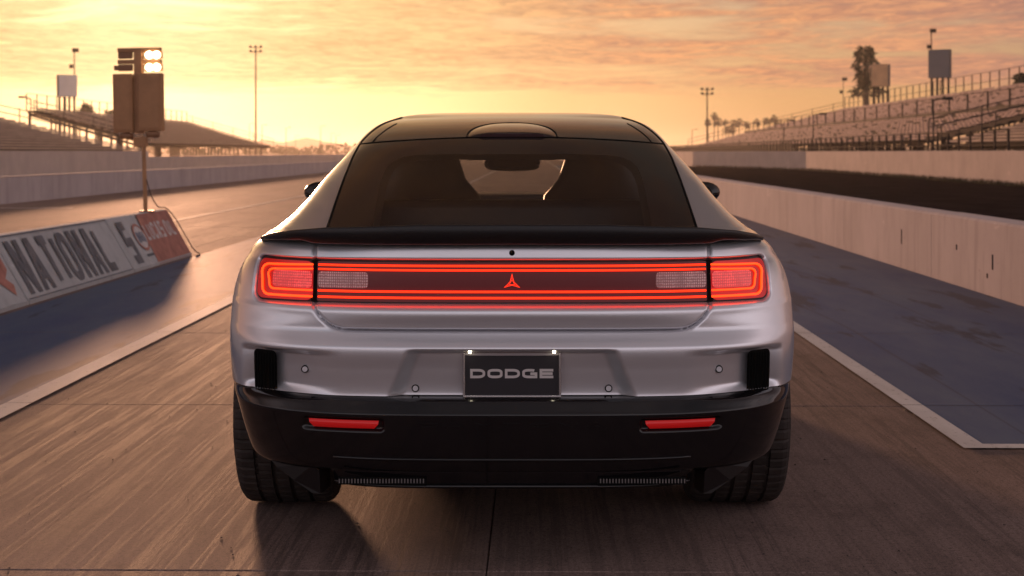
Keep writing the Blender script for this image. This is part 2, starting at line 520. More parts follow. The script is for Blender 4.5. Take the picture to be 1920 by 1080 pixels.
def text_parts(text, w, h, gap, t, mapf, mat, parent, depth=0.0, lift=0.0015, name='letter'):
    """letters w x h with gap and half stroke t, each a part of its own; mapf(u, v, off) -> 3-D point"""
    u = 0.0
    for ch in text:
        if ch == ' ':
            u += w * 0.6; continue
        mb = MB()
        cw = w if ch != 'I' else 2 * t
        if ch in 'NA':
            s_ = 2.2 * t / cw; b_ = 2 * t / h
            polys = {'N': [[(0, 0), (s_, 0), (s_, 1), (0, 1)], [(1 - s_, 0), (1, 0), (1, 1), (1 - s_, 1)], [(0, 1), (s_, 1), (1, 0), (1 - s_, 0)]],
                     'A': [[(0, 0), (s_, 0), (.5 + s_ * .4, 1), (.5 - s_ * .6, 1)], [(1 - s_, 0), (1, 0), (.5 + s_ * .6, 1), (.5 - s_ * .4, 1)], [(.12, .2), (.88, .2), (.85, .2 + b_ * .8), (.15, .2 + b_ * .8)]]}[ch]
            quads = [[Vector((p[0] * cw, p[1] * h)) for p in pl] for pl in polys]
            quads = [(q, .0004 * i) for i, q in enumerate(quads)]
        else:
            quads = []
            for i, (kind, pts) in enumerate(GLYPH[ch]):
                q = [((p[0] * (cw - 2 * t) + t if ch != 'I' else t), p[1] * (h - 2 * t) + t) for p in pts]
                quads += [(r_, .0004 * i) for r_ in ribbon(q, t, kind == 'c')]
        for quad, dl in quads:
            vs = [mapf(u + p.x, p.y, lift + dl) for p in quad]
            if depth:
                vs += [mapf(u + p.x, p.y, lift - depth) for p in quad]
                mb.add(vs, [(0, 1, 2, 3), (7, 6, 5, 4), (0, 4, 5, 1), (1, 5, 6, 2), (2, 6, 7, 3), (3, 7, 4, 0)])
            else:
                mb.add(vs, [(0, 1, 2, 3)])
        mb.build(name, mat, parent)
        u += cw + gap
# ------------------------------------------------------------------ ground and strip
def sheet(name, x0, x1, y0, y1, z, mat, parent=None):
    me = bpy.data.meshes.new(name)
    me.from_pydata([(x0, y0, z), (x1, y0, z), (x1, y1, z), (x0, y1, z)], [], [(0, 1, 2, 3)])
    me.materials.append(mat)
    return link(name, me, parent)

tag(sheet('ground', -2400, 2400, -900, 2900, -0.035, M['dirt']), kind='structure')
J0, JS = 4.47, 2.93                      # first transverse joint and spacing
strip = empty('drag_strip'); tag(strip, kind='structure')
sheet('joint_filler', -12.7, 3.96, -8, 84, -0.009, M['filler'], strip)
colsX = [(-12.7, -8.55), (-8.55, -4.45), (-4.45, -0.14), (-0.14, 3.96)]
k0, k1 = -4, 26
slab_me = {}
for (xa, xb) in colsX:
    wdt = xb - xa - 0.004
    mb = MB(); mb.box((0, 0, -0.06), (wdt, JS - 0.007, 0.12))
    me = mb.mesh('slab', M['concrete'])
    bmx = bmesh.new(); bmx.from_mesh(me)
    bmesh.ops.bevel(bmx, geom=[e for e in bmx.edges if all(v.co.z > -0.01 for v in e.verts)], offset=0.004, segments=1, affect='EDGES')
    bmx.to_mesh(me); bmx.free()
    for k in range(k0, k1):
        link('slab', me, strip, ((xa + xb) / 2, J0 + (k + 0.5) * JS, rng.uniform(-0.0012, 0.0012)))
yend = J0 + k1 * JS
far_strip = sheet('strip_surface', -12.7, 3.96, yend + 0.01, 1000, 0.0, M['concrete'], strip)
ybeg = J0 + k0 * JS
sheet('strip_surface', -12.7, 3.96, -60, ybeg - 0.01, 0.0, M['concrete'], strip)

def painted(name, x0, x1, y0, y1, z, mat, **kw):
    """paint lying on the slabs, broken at the joints"""
    mb = MB()
    ys = [y0] + [J0 + k * JS for k in range(k0, k1 + 1) if y0 + 0.05 < J0 + k * JS < y1 - 0.05] + [y1]
    for a, b in zip(ys[:-1], ys[1:]):
        a2 = a + (0.005 if a != y0 else 0); b2 = b - (0.005 if b != y1 else 0)
        mb.add([(x0, a2, z), (x1, a2, z), (x1, b2, z), (x0, b2, z)], [(0, 1, 2, 3)])
    o = mb.build(name, mat)
    return tag(o, **kw)

LX, RX, STOP_Y = -2.55, 1.86, 6.37
painted('blue_painted_apron', LX - 0.02, -4.05, -40, 24.0, 0.004, M['blue'], kind='structure')
painted('blue_painted_apron', RX + 0.02, 3.955, STOP_Y + 0.02, 140, 0.004, M['blue'], kind='structure')
tag(painted('lane_line', LX - 0.065, LX + 0.065, -40, 400, 0.008, M['white_line']), kind='structure')
tag(painted('lane_line', RX - 0.052, RX + 0.052, STOP_Y + 0.045, 400, 0.008, M['white_line']), kind='structure')
tag(painted('lane_line', RX - 0.052, 3.95, STOP_Y - 0.045, STOP_Y + 0.045, 0.008, M['white_line']), kind='structure')
tag(painted('lane_line', -6.55, -6.47, 27.0, 400, 0.008, M['white_line']), kind='structure')
tag(painted('lane_line', -11.9, -10.2, 33.0, 33.25, 0.008, M['white_line']), kind='structure')
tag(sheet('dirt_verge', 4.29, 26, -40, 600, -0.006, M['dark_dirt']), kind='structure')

# ------------------------------------------------------------------ low walls along the strip
def wall_run(name, label, pts, h, th, mat, sec=6.0, cat='wall', chamfer=0.02, zb=-0.02, group=None):
    """wall of cast sections following a poly-line of (x, y); parts = sections"""
    root = empty(name, (pts[0][0], pts[0][1], 0))
    tag(root, label, cat, group)
    for (a, b) in zip(pts[:-1], pts[1:]):
        A = Vector((a[0], a[1], 0)); B = Vector((b[0], b[1], 0))
        L = (B - A).length; n = max(1, round(L / sec)); d = (B - A) / n; ang = math.atan2(d.x, d.y)
        mb = MB()
        ln = d.length - 0.012
        hh = h
        prof = [(0, zb), (0, hh - chamfer), (chamfer, hh), (th - chamfer, hh), (th, hh - chamfer), (th, zb)]
        mb.prism(prof, 0, ln)
        me = mb.mesh('wall_section', mat)
        for i in range(n):
            o = link('wall_section', me, root)
            p = A + d * i - root.location
            o.location = (p.x, p.y, rng.uniform(-0.004, 0.004))
            o.rotation_euler = (0, 0, -ang)
    return root

low_r = wall_run('concrete_wall', 'low pale concrete wall beside the blue apron right of the car', [(3.96, -6), (3.96, 120)], 0.65, 0.31, M['wall'], 4.2)
o = sheet('wall_section', 0, 0.31, 126.1, 400, 0.65, M['wall'], low_r)
o.data.clear_geometry()
mbx = MB(); mbx.prism([(0, -.02), (0, .65), (.31, .65), (.31, -.02)], 126.02, 400); o.data = mbx.mesh('wall_section', M['wall'])
# streaks where the render has peeled off the joints
for (yy, zz, hh) in ((16.2, 0.34, 0.16), (13.0, 0.30, 0.13), (13.15, 0.17, 0.04), (14.1, 0.36, 0.05), (9.6, 0.42, 0.04), (10.4, 0.2, 0.03), (12.0, .5, .05)):
    mb = MB(); mb.box((0, 0, 0), (0.004, 0.035, hh))
    o = mb.build('chip', M['dark_dirt'], low_r, (0.0, yy + 6, zz))

low_l = wall_run('concrete_wall', 'low pale concrete wall along the far edge of the left lane', [(-12.7, -6), (-12.7, 150)], 0.66, -0.31, M['wall'], 6.5)
mbx = MB(); mbx.prism([(0, -.02), (0, .66), (-.31, .66), (-.31, -.02)], 156.02, 420); mbx.build('wall_section', M['wall'], low_l)
wall_run('spectator_wall', 'tall pale concrete wall in front of the right grandstand', [(17.6, 10), (18.2, 56), (19.2, 106), (14.0, 132), (13.0, 260)], 1.30, 0.25, M['wall2'], 6.0)
wall_run('spectator_wall', 'tall pale concrete wall in front of the left grandstands', [(-25.6, 0), (-26.0, 101)], 1.32, -0.25, M['wall2'], 7.0)
wall_run('spectator_wall', 'lower far stretch of pale wall behind the starting lights', [(-26.2, 101.2), (-26.5, 330)], 0.92, -0.25, M['wall2'], 14.0)
tag(sheet('dirt_verge', -25.5, -13.02, -40, 600, -0.006, M['dirt']), kind='structure')

# dry grass at the foot of the right-hand spectator wall
gv, gf = [], []
for i in range(5200):
    y = rng.uniform(36, 130) if i % 3 else rng.uniform(36, 80)
    if y < 106: x = 17.6 + (y - 10) / 96 * 1.6
    else: x = 19.2 + (y - 106) / 26 * -5.2
    x += -abs(rng.normal(0, 0.35)) - 0.02
    h = rng.uniform(0.05, 0.22); w = 0.02; a = rng.uniform(0, 6.28); ld = rng.normal(0, 0.05, 2)
    b = len(gv)
    gv += [(x - w * math.cos(a), y - w * math.sin(a), -0.006), (x + w * math.cos(a), y + w * math.sin(a), -0.006), (x + ld[0], y + ld[1], h)]
    gf.append((b, b + 1, b + 2))
tag(link('grass', np_mesh('grass', gv, gf, M['grass'], False)), 'dry grass tufts along the foot of the right spectator wall', 'grass', kind='stuff')

# ------------------------------------------------------------------ centre divider with lettering
BX, BTX, BH = -4.13, -4.44, 0.555
sl = Vector((BTX - BX, 0, BH)); SLL = sl.length; sl.normalize()
nrm = Vector((BH, 0, -(BTX - BX))).normalized()
def barrier_section(y0, y1, label, last=False):
    root = empty('barrier_block', (BX, y0, 0)); tag(root, label, 'barrier', 'painted divider blocks between the lanes')
    wd = 0.31 * 2 + 0.12
    prof = [(0, 0.0), (0, 0.035), (-0.012, 0.035), (BTX - BX, BH - 0.012), (BTX - BX - 0.012, BH), (BTX - BX - 0.11, BH), (BTX - BX - 0.12, BH - 0.012), (-wd + 0.012, 0.035), (-wd, 0.035), (-wd, 0)]
    mb = MB(); L = y1 - y0 - 0.03
    mb.prism(prof, 0, L)
    mb.build('concrete_body', M['barrier'], root)
    # pale foot strip
    def mp(u, v, off):
        return Vector((0, 0, 0)) + Vector((0, 1, 0)) * u + sl * (v + 0.03) + nrm * (off + 0.0085)
    return root, mp, L

lab = ['white painted divider block cut off by the left frame edge, red letter on it',
       'white divider block lettered NATIONAL in dark grey paint', 'end divider block with red LUCAS OIL panel under the starting lights']
segs = [(5.9, 9.15), (9.15, 12.25), (12.25, 15.5), (15.5, 18.1)]
b0, m0, L0 = barrier_section(*segs[0], 'nearest white divider block, out of the left of the frame')
b1, m1, L1 = barrier_section(*segs[1], lab[0])
b2, m2, L2 = barrier_section(*segs[2], lab[1])
b3, m3, L3 = barrier_section(*segs[3], lab[2])
# red letter at the end of the second block, then NATIONAL, then S
text_parts('R', 0.62, 0.47, 0.05, 0.055, lambda u, v, o: m1(u + L1 - 0.70, v + 0.06, o), M['red_paint'], b1)
w8 = 0.300; gp = 0.068
text_parts('NATIONAL', w8, 0.50, gp, 0.046, lambda u, v, o: m2(u + 0.13, v + 0.045, o), M['letter'], b2)
for v in (0.005, 0.585):
    mb = MB().add([m2(0.02, v, .0012), m2(L2 - .02, v, .0012), m2(L2 - .02, v + .012, .0012), m2(0.02, v + .012, .0012)], [(0, 1, 2, 3)])
    mb.build('border_stripe', M['letter'], b2)
text_parts('S', 0.30, 0.50, 0, 0.05, lambda u, v, o: m3(u + 0.20, v + 0.045, o), M['letter'], b3)
mb = MB(); mb.add([m3(1.0, -0.02, .001), m3(L3 - 0.01, -0.02, .001), m3(L3 - 0.01, 0.595, .001), m3(1.12, 0.595, .001)], [(0, 1, 2, 3)])
mb.build('red_panel', M['red_paint'], b3)
text_parts('LUCAS OIL', 0.135, 0.21, 0.034, 0.019, lambda u, v, o: m3(u + 1.12, v + 0.27, o + .0012), M['pale_letter'], b3)
ring = [(0.86 + 0.20 * math.cos(a), 0.33 + 0.15 * math.sin(a)) for a in np.linspace(0, 2 * math.pi, 29)[:-1]]
mb = MB()
mb.add([m3(p[0], p[1], .0022) for p in ring], [tuple(range(28))])
mb.build('emblem_disc', M['pale_letter'], b3)
mb = MB()
for q in ribbon(ring, 0.016, True): mb.add([m3(p.x, p.y, .0034) for p in q], [(0, 1, 2, 3)])
mb.build('emblem_ring', M['red_paint'], b3)
text_parts('NHRA', 0.06, 0.13, 0.012, 0.011, lambda u, v, o: m3(u + 0.72, v + 0.265, o + .0022), M['emblem_blue'], b3)
for i in range(5): MB().add([m3(.74 + .055 * i, .095, .0024), m3(.775 + .055 * i, .095, .0024), m3(.775 + .055 * i, .125, .0024), m3(.74 + .055 * i, .125, .0024)], [(0, 1, 2, 3)]).build('small_print', M['letter'], b3)

# cable over the end of the divider
e = Vector((-4.42, 17.35, 0))
mb = MB()
pts = [(-4.47, 17.27, 0.93), (-4.46, 17.45, 0.74), (-4.455, 17.75, 0.60), (-4.44, 18.05, 0.575), (-4.35, 18.12, 0.46), (-4.22, 18.13, 0.24), (-4.12, 18.14, 0.07), (-4.04, 18.12, 0.013), (-4.03, 17.85, 0.012)]
def smooth_path(pts, n=6):
    P = [Vector(p) for p in pts]; out = []
    for i in range(len(P) - 1):
        p0, p1, p2, p3 = P[max(i - 1, 0)], P[i], P[i + 1], P[min(i + 2, len(P) - 1)]
        for k in range(n):
            t = k / n
            out.append(0.5 * ((2 * p1) + (p2 - p0) * t + (2 * p0 - 5 * p1 + 4 * p2 - p3) * t * t + (3 * p1 - p0 - 3 * p2 + p3) * t ** 3))
    out.append(P[-1]); return out
mb.tube(smooth_path(pts), 0.007, 6)
tag(mb.build('power_cable', M['cable'], smooth=True), 'black cable hanging off the end of the red divider block', 'cable')

# ------------------------------------------------------------------ starting lights (on the divider)
ct = empty('starting_lights', (-4.50, 17.3, BH)); tag(ct, 'drag strip starting light tree on a pole above the divider, four bulbs lit', 'starting lights')
S = 1 / 162.6
def tz(py): return (285 - py) * S + EYE - BH
def tx(px): return (px - 283.5) * S
MB().tube([(0.012, 0, 0), (0.0, 0, tz(258))], 0.024, 10).build('pole', M['tree_flare'], ct, smooth=False)
MB().box((tx(277), 0, (tz(92) + tz(252)) / 2), (15 * S, .10, tz(92) - tz(252))).build('mast_box', M['tree_flare'], ct)
MB().box((tx(278), 0, tz(268)), (24 * S, .09, 18 * S)).build('mast_collar', M['tree_flare'], ct)
for (xa, xb, ya, yb) in ((231, 268, 140, 250), (277, 322, 139, 248)):
    b = MB().box((tx((xa + xb) / 2), -0.02, (tz(ya) + tz(yb)) / 2), ((xb - xa) * S, .16, tz(ya) - tz(yb))).build('lamp_housing', M['tree_flare'], ct, bevel=0.012)
    MB().box((tx((xa + xb) / 2), -0.104, (tz(ya) + tz(yb)) / 2), ((xb - xa - 8) * S, .010, tz(ya) - tz(yb) - 10 * S)).build('back_door', M['tree_flare'], b, bevel=0.004)
    for k in range(4):
        zc = tz(ya + 14 + k * (yb - ya - 24) / 3)
        for s in (-1, 1):
            hv, hf = [], []
            xc = tx((xa + xb) / 2) + s * 9.5 * S
            for i in range(9):
                a = math.pi * i / 8
                hv += [(xc + 0.050 * math.cos(a), 0.06, zc + 0.050 * math.sin(a)), (xc + 0.050 * math.cos(a), 0.13, zc + 0.050 * math.sin(a))]
            for i in range(8): hf.append((2 * i, 2 * i + 1, 2 * i + 3, 2 * i + 2))
            MB().add(hv, hf).build('hood', M['tree_dark'], b, smooth=True)
    MB().tube([(tx((xa + xb) / 2) + 3 * S, -0.02, tz(yb)), (tx((xa + xb) / 2) + 3 * S, -0.02, tz(yb + 3)), (tx((xa + xb) / 2) + 3 * S, -0.02, tz(yb + 12))], [0.03, 0.085, 0.07], 14).build('foul_lamp', M['tree_dark'], ct, smooth=True)
for (ya, yb) in ((91, 99), (113, 121)):
    MB().box((tx(279), 0, (tz(ya) + tz(yb)) / 2), (82 * S, .07, tz(ya) - tz(yb))).build('cross_bar', M['tree_flare'], ct, bevel=0.006)
for (zc) in (105, 128):
    MB().box((tx(252), 0, tz(zc)), (26 * S, .06, 12 * S)).build('stage_lamp_back', M['tree_dark'], ct, bevel=0.006)
    for x in (298, 312):
        bb = MB()
        prof = [(0.0, 0.05), (0.018, 0.048), (0.034, 0.036), (0.043, 0.018), (0.046, 0.0)]
        bb.tube([(tx(x), -0.03 - d, tz(zc)) for d, r in prof], [max(r * .85, 0.002) for d, r in prof], 14)
        bb.build('stage_bulb', M['bulb_on'], ct, smooth=True)
    MB().box((tx(305), 0.0, tz(zc)), (34 * S, .03, 13 * S)).build('stage_lamp_back', M['tree_flare'], ct, bevel=0.004)
for k in range(3): MB().box((tx(272), 0, tz(150 + 30 * k)), (9 * S, .03, .02)).build('bracket', M['tree_dark'], ct)
MB().box((tx(234), 0, tz(128)), (6 * S, .05, 9 * S)).build('side_clip', M['tree_dark'], ct)
MB().box((tx(232), 0, tz(208)), (7 * S, .05, 10 * S)).build('side_clip', M['tree_dark'], ct)
MB().box((0.03, 0, -0.004), (.16, .10, .02)).build('base_plate', M['tree_dark'], ct)
ct.rotation_euler = (0, R(-0.9), 0)
ct.location = (-4.50, 17.3, BH + 0.012)

# rubber crumbs and grit lying on the lane
gv, gf = [], []
for i in range(900):
    y = rng.uniform(3.6, 16); x = rng.uniform(-3.2, 3.4); r0 = min(.006, abs(rng.normal(0, .0022)) + .001)
    b = len(gv); l = rng.uniform(.8, 2); a = rng.uniform(0, 6.28)
    ca, sa = math.cos(a), math.sin(a)
    for (u, v, w) in ((-l, 0, 0), (l * .3, -1, 0), (l * .6, .9, 0), (0, 0, .9)):
        gv.append((x + r0 * (u * ca - v * sa), y + r0 * (u * sa + v * ca), .0012 + r0 * w))
    gf += [(b, b + 1, b + 3), (b + 1, b + 2, b + 3), (b + 2, b, b + 3)]
tag(link('rubber_crumbs', np_mesh('rubber_crumbs', gv, gf, M['cable'], False)), 'black rubber crumbs and grit scattered over the lane', 'grit', kind='stuff')
# ------------------------------------------------------------------ grandstands
def grandstand(label, xf, xb, y0, y1, zf, zb, fence_h=1.9, post_step=3.0, posts=True, seats=True, mid_rail=None, run=0.8, rail_ends=True, group='grandstands', bmat='bench'):
    root = empty('grandstand', (xf, y0, 0)); tag(root, label, 'grandstand', group)
    sgn = 1 if xb > xf else -1
    n = int(round(abs(xb - xf) / run)); dzr = (zb - zf) / n; L = y1 - y0
    # stepped thin deck
    prof = []
    for i in range(n):
        prof += [(sgn * i * run, zf + i * dzr), (sgn * (i + 1) * run, zf + i * dzr)]
    low = [(p[0], p[1] - 0.14) for p in prof][::-1]
    poly = prof + low
    mb = MB()
    m = len(prof)
    for i in range(m - 1):
        a, b = prof[i], prof[i + 1]
        mb.add([(a[0], 0, a[1]), (b[0], 0, b[1]), (b[0], L, b[1]), (a[0], L, a[1])], [(0, 1, 2, 3)])
    a, b = (0, zf - 0.18), (sgn * n * run, zb - dzr - 0.18)
    mb.add([(a[0], 0, a[1]), (b[0], 0, b[1]), (b[0], L, b[1]), (a[0], L, a[1])], [(0, 1, 2, 3)])
    for yy in (0, L):
        for i in range(n):
            z0 = zf + i * dzr
            x0, x1 = sgn * i * run, sgn * (i + 1) * run
            mb.add([(x0, yy, zf - .18 + i * dzr), (x1, yy, zf - .18 + (i + 1) * dzr - (dzr if i == n - 1 else 0)), (x1, yy, z0), (x0, yy, z0)], [(0, 1, 2, 3)])
    mb.build('deck', M['deck'], root)
    bm_ = MB()
    if seats: bm_.box((sgn * 0.40, L / 2, 0.03), (0.30, L - 0.3, 0.05))
    else: bm_.box((sgn * 0.40, L / 2, 0.33), (0.34, L - 0.3, 0.11))
    me = bm_.mesh('seat_row', M[bmat])
    for i in range(n):
        link('seat_row', me, root, (sgn * i * run, 0, zf + i * dzr))
    if seats:
        vv, ff = [], []
        for i in range(n):
            for k in range(int(L / 1.05)):
                if (k % 24) in (0,): continue
                if rng.uniform() < 0.10: continue
                x = sgn * (i * run + 0.02); y = 0.3 + k * 1.05 + rng.normal(0, .03); z = zf + i * dzr + 0.10
                b = len(vv); hx, hy, hz = 0.05, 0.34, 0.055
                for zz in (0, 2 * hz):
                    for yy in (-hy, hy):
                        for xx in (-hx, hx): vv.append((x + xx + sgn * zz * 0.25, y + yy, z + zz))
                ff += [(b, b + 2, b + 3, b + 1), (b + 4, b + 5, b + 7, b + 6), (b, b + 1, b + 5, b + 4), (b + 2, b + 6, b + 7, b + 3), (b, b + 4, b + 6, b + 2), (b + 1, b + 3, b + 7, b + 5)]
        o = link('seat_backs', np_mesh('seat_backs', vv, ff, M['seat'], False), root)
        o['kind'] = 'stuff'
    # understructure posts on a grid
    if posts:
        for yy in np.arange(0.4, L, 9.0 if L > 60 else 6.0):
            for i in range(2, n + 1, 3):
                h = zf + i * dzr - 0.2
                if h < 0.5: continue
                MB().box((sgn * i * run - sgn * .1, yy, h / 2), (0.16, 0.16, h)).build('support_post', M['dark_steel'], root)
            MB().add([(sgn * 1.0, yy - .05, zf - .1), (sgn * 1.0, yy + .05, zf - .1), (sgn * n * run, yy + .05, zb - .2 - dzr), (sgn * n * run, yy - .05, zb - .2 - dzr),
                      (sgn * 1.0, yy - .05, zf - .4), (sgn * 1.0, yy + .05, zf - .4), (sgn * n * run, yy + .05, zb - .5 - dzr), (sgn * n * run, yy - .05, zb - .5 - dzr)],
                     [(0, 1, 2, 3), (4, 7, 6, 5), (0, 3, 7, 4), (1, 5, 6, 2), (0, 4, 5, 1), (3, 2, 6, 7)]).build('raker_beam', M['dark_steel'], root)
    # fence along the back
    xbk = sgn * n * run
    pm_ = MB(); pm_.box((0, 0, fence_h / 2), (0.10, 0.10, fence_h)); pme = pm_.mesh('fence_post', M['dark_steel'])
    yy = 0.0
    while yy <= L + 0.01:
        link('fence_post', pme, root, (xbk + sgn * 0.06, yy, zb - dzr)); yy += post_step
    for zz in (fence_h, fence_h * 0.5, 0.1):
        MB().box((xbk + sgn * 0.06, L / 2, zb - dzr + zz), (0.05, L, 0.05)).build('fence_rail', M['dark_steel'], root)
    if rail_ends:
        for yy in (-0.06, L + 0.06):
            for i in range(0, n + 1, 4):
                z0 = zf + min(i, n - 1) * dzr
                MB().box((sgn * i * run, yy, z0 + 0.55), (0.07, 0.07, 1.5)).build('rail_post', M['dark_steel'], root)
            for hz in (1.3, 0.8):
                MB().tube([(0, yy, zf + hz), (xbk, yy, zb - dzr + hz)], 0.035, 5).build('end_rail', M['dark_steel'], root)
    if mid_rail:
        for i in mid_rail:
            pm2 = MB(); pm2.box((0, 0, 0.75), (0.12, 0.12, 1.5)); pm2e = pm2.mesh('aisle_post', M['dark_steel'])
            yy = 2.0
            while yy < L:
                link('aisle_post', pm2e, root, (sgn * (i * run - 0.1), yy, zf + i * dzr)); yy += 5.0
            MB().box((sgn * (i * run - 0.1), L / 2, zf + i * dzr + 1.45), (0.05, L, 0.05)).build('aisle_rail', M['dark_steel'], root)
            MB().box((sgn * (i * run - 0.1), L / 2, zf + i * dzr + 0.2), (0.04, L, 0.3)).build('kick_board', M['dark_steel'], root)
    return root

grandstand('long pink lit grandstand of many seat rows rising on the right', 24.0, 48.0, 91.5, 233.0, 1.95, 7.9, 2.0, 3.2, True, True, (11,), bmat='bench_dark')
grandstand('near section of bench seating at the right frame edge', 24.0, 40.0, 60.0, 88.6, 1.55, 5.5, 1.6, 3.0, True, False)
grandstand('near bench stand at the left frame edge, seen from its far end', -30.0, -46.0, 62.0, 115.0, 1.15, 4.8, 1.6, 3.0, True, False)
grandstand('raised bench stand on open posts behind the starting lights', -41.0, -54.2, 161.0, 236.0, 2.0, 5.9, 1.9, 3.4, True, False)

# spectator fence behind the right wall: pickets and rails
fr = empty('spectator_fence', (19.5, 60, 0)); tag(fr, 'dark picket fence along the foot of the right grandstand', 'fence')
fp = MB().box((0, 0, 1.1), (0.09, 0.10, 2.2)).mesh('fence_post', M['fence_dark'])
pth = [(18.9, 60), (19.6, 106), (20.5, 125), (21.5, 240)]
acc = []
for a, b in zip(pth[:-1], pth[1:]):
    L = math.hypot(b[0] - a[0], b[1] - a[1]); n = int(L / 1.8)
    for i in range(n): acc.append((a[0] + (b[0] - a[0]) * i / n, a[1] + (b[1] - a[1]) * i / n))
    MB().tube([(a[0] - 19.5, a[1] - 60, 2.15), (b[0] - 19.5, b[1] - 60, 2.15)], 0.035, 5).build('fence_rail', M['fence_dark'], fr)
    MB().tube([(a[0] - 19.5, a[1] - 60, 1.55), (b[0] - 19.5, b[1] - 60, 1.55)], 0.03, 5).build('fence_rail', M['fence_dark'], fr)
for (x, y) in acc: link('fence_post', fp, fr, (x - 19.5, y - 60, 0))
for k in range(16):
    ya, yb = 118 + k * 8.0, 125.9 + k * 8.0
    xa = np.interp(ya, [p[1] for p in pth], [p[0] for p in pth]) + .15; xb = np.interp(yb, [p[1] for p in pth], [p[0] for p in pth]) + .15
    MB().add([(xa - 19.5, ya - 60, .1), (xb - 19.5, yb - 60, .1), (xb - 19.5, yb - 60, 1.95), (xa - 19.5, ya - 60, 1.95), (xa - 19.45, ya - 60, .1), (xb - 19.45, yb - 60, .1), (xb - 19.45, yb - 60, 1.95), (xa - 19.45, ya - 60, 1.95)],
             [(0, 1, 2, 3), (7, 6, 5, 4), (3, 2, 6, 7), (0, 4, 5, 1)]).build('fence_panel', M['fence_dark'], fr)

# ------------------------------------------------------------------ billboards
def at(px, d): return (px - 1000) / 2813 * d
def zat(py, d): return EYE + (285 - py) / 2813 * d
def billboard(label, px0, px1, py0, py1, pybase, d, face, rz, posts=4):
    s = d / 2813
    x = at((px0 + px1) / 2, d); zt, zb_ = zat(py0, d), zat(py1, d)
    root = empty('billboard', (x, d, 0), rz); tag(root, label, 'billboard', 'billboards above the stands')
    w = (px1 - px0) * s * 0.94; th = 1.0
    MB().box((0, 0, (zt + zb_) / 2), (w, th, zt - zb_)).build('cabinet', M['board_edge'], root, bevel=0.03)
    MB().box((0, -th / 2 - 0.012, (zt + zb_) / 2), (w - 0.08, 0.02, zt - zb_ - 0.08)).build('face_panel', face, root)
    for k in range(posts):
        xx = -w / 2 + w * (k + 0.4) / (posts - 0.2)
        MB().box((xx, 0.05, zb_ / 2 + .1), (0.24, 0.24, zb_ + .2)).build('support_post', M['dark_steel'], root)
    return root
billboard('grey billboard on four posts below a tall lamp mast, right stand', 1738, 1780, 94, 147, 182, 184, M['board_grey'], R(-30))
billboard('orange tan billboard in front of the tall shaggy palm', 1632, 1666, 121, 163, 190, 216, M['board_tan'], R(-30))
billboard('pale billboard on posts below a lamp mast, above the left stands', 103, 140, 140, 181, 210, 182, M['board_white'], R(30))
billboard('pale billboard half hidden by the starting lights', 212, 240, 156, 193, 220, 206, M['board_white'], R(30), 3)

# ------------------------------------------------------------------ light masts and lamp posts
def mast(label, px, pyt, d, lamps, w=2.6, r=0.16, zb_=0.0, group='light masts', style='bar'):
    x = at(px, d); h = zat(pyt, d)
    root = empty('light_mast', (x, d, zb_)); tag(root, label, 'light mast', group)
    h -= zb_
    MB().tube([(0, 0, 0), (0, 0, h)], [r, r * 0.6], 8).build('pole', M['dark_steel'], root, smooth=True)
    if style == 'bar':
        for lvl in range(lamps):
            z = h - 0.1 - lvl * 0.9
            ww = w * (1 - 0.25 * lvl if lvl else 0.8)
            MB().box((0, 0, z), (ww, 0.12, 0.12)).build('cross_arm', M['dark_steel'], root)
            for k in range(3):
                xx = -ww / 2 + ww * k / 2
                mb = MB(); mb.box((xx, -0.15, z + 0.22), (0.55, 0.35, 0.36), M=Matrix.Rotation(R(-25), 3, 'X'))
                mb.build('flood_lamp', M['dark_steel'], root, bevel=0.03)
    elif style == 'arm':
        s = w
        MB().tube([(0, 0, h - 0.06), (s * 0.35, 0, h + 0.03), (s * 0.7, 0, h + 0.06)], 0.045, 6).build('arm', M['dark_steel'], root)
        MB().box((s * 0.85, 0, h + 0.06), (abs(s) * 0.62, 0.28, 0.16)).build('lamp_head', M['dark_steel'], root, bevel=0.04)
    elif style == 'twin':
        MB().box((0.18, -0.1, h + 0.1), (0.75, 0.4, 0.5)).build('flood_lamp', M['dark_steel'], root, bevel=0.05)
        MB().box((-0.35, -0.1, h - 1.9), (0.45, 0.35, 0.5)).build('flood_lamp', M['dark_steel'], root, bevel=0.05)
    return root
mast('tall floodlight mast standing left of the car roof', 478, 88, 300, 2, 2.6, 0.22)
mast('tall floodlight mast beside the far palms right of the car', 1325, 168, 300, 2, 2.6, 0.2)
mast('slim lamp mast rising behind the left pale billboard', 135.5, 95, 186, 0, 1.5, 0.12, style='twin')
mast('slim lamp mast rising behind the grey billboard on the right', 1743, 60, 188, 0, 1.5, 0.12, style='twin')
mast('thin pole with a ball lamp at the back of the right stand', 1579, 150, 236, 0, 1.0, 0.08, style='twin')
g2 = 'small lamp posts'
mast('lamp post with a sideways head at the left frame edge', 53, 183, 120, 0, -0.85, 0.06, group=g2, style='arm')
for (px, py, d, w, lb) in ((1747, 187, 83, 0.9, 'nearest lamp post before the right stand, below the grey billboard'), (1523, 215, 118, 0.9, 'middle lamp post before the right stand'),
                       (1468, 227, 133, 0.8, 'farthest lamp post before the right stand, beside the palms')):
    mast(lb, px, py, d, 0, w, 0.06, group=g2, style='arm')
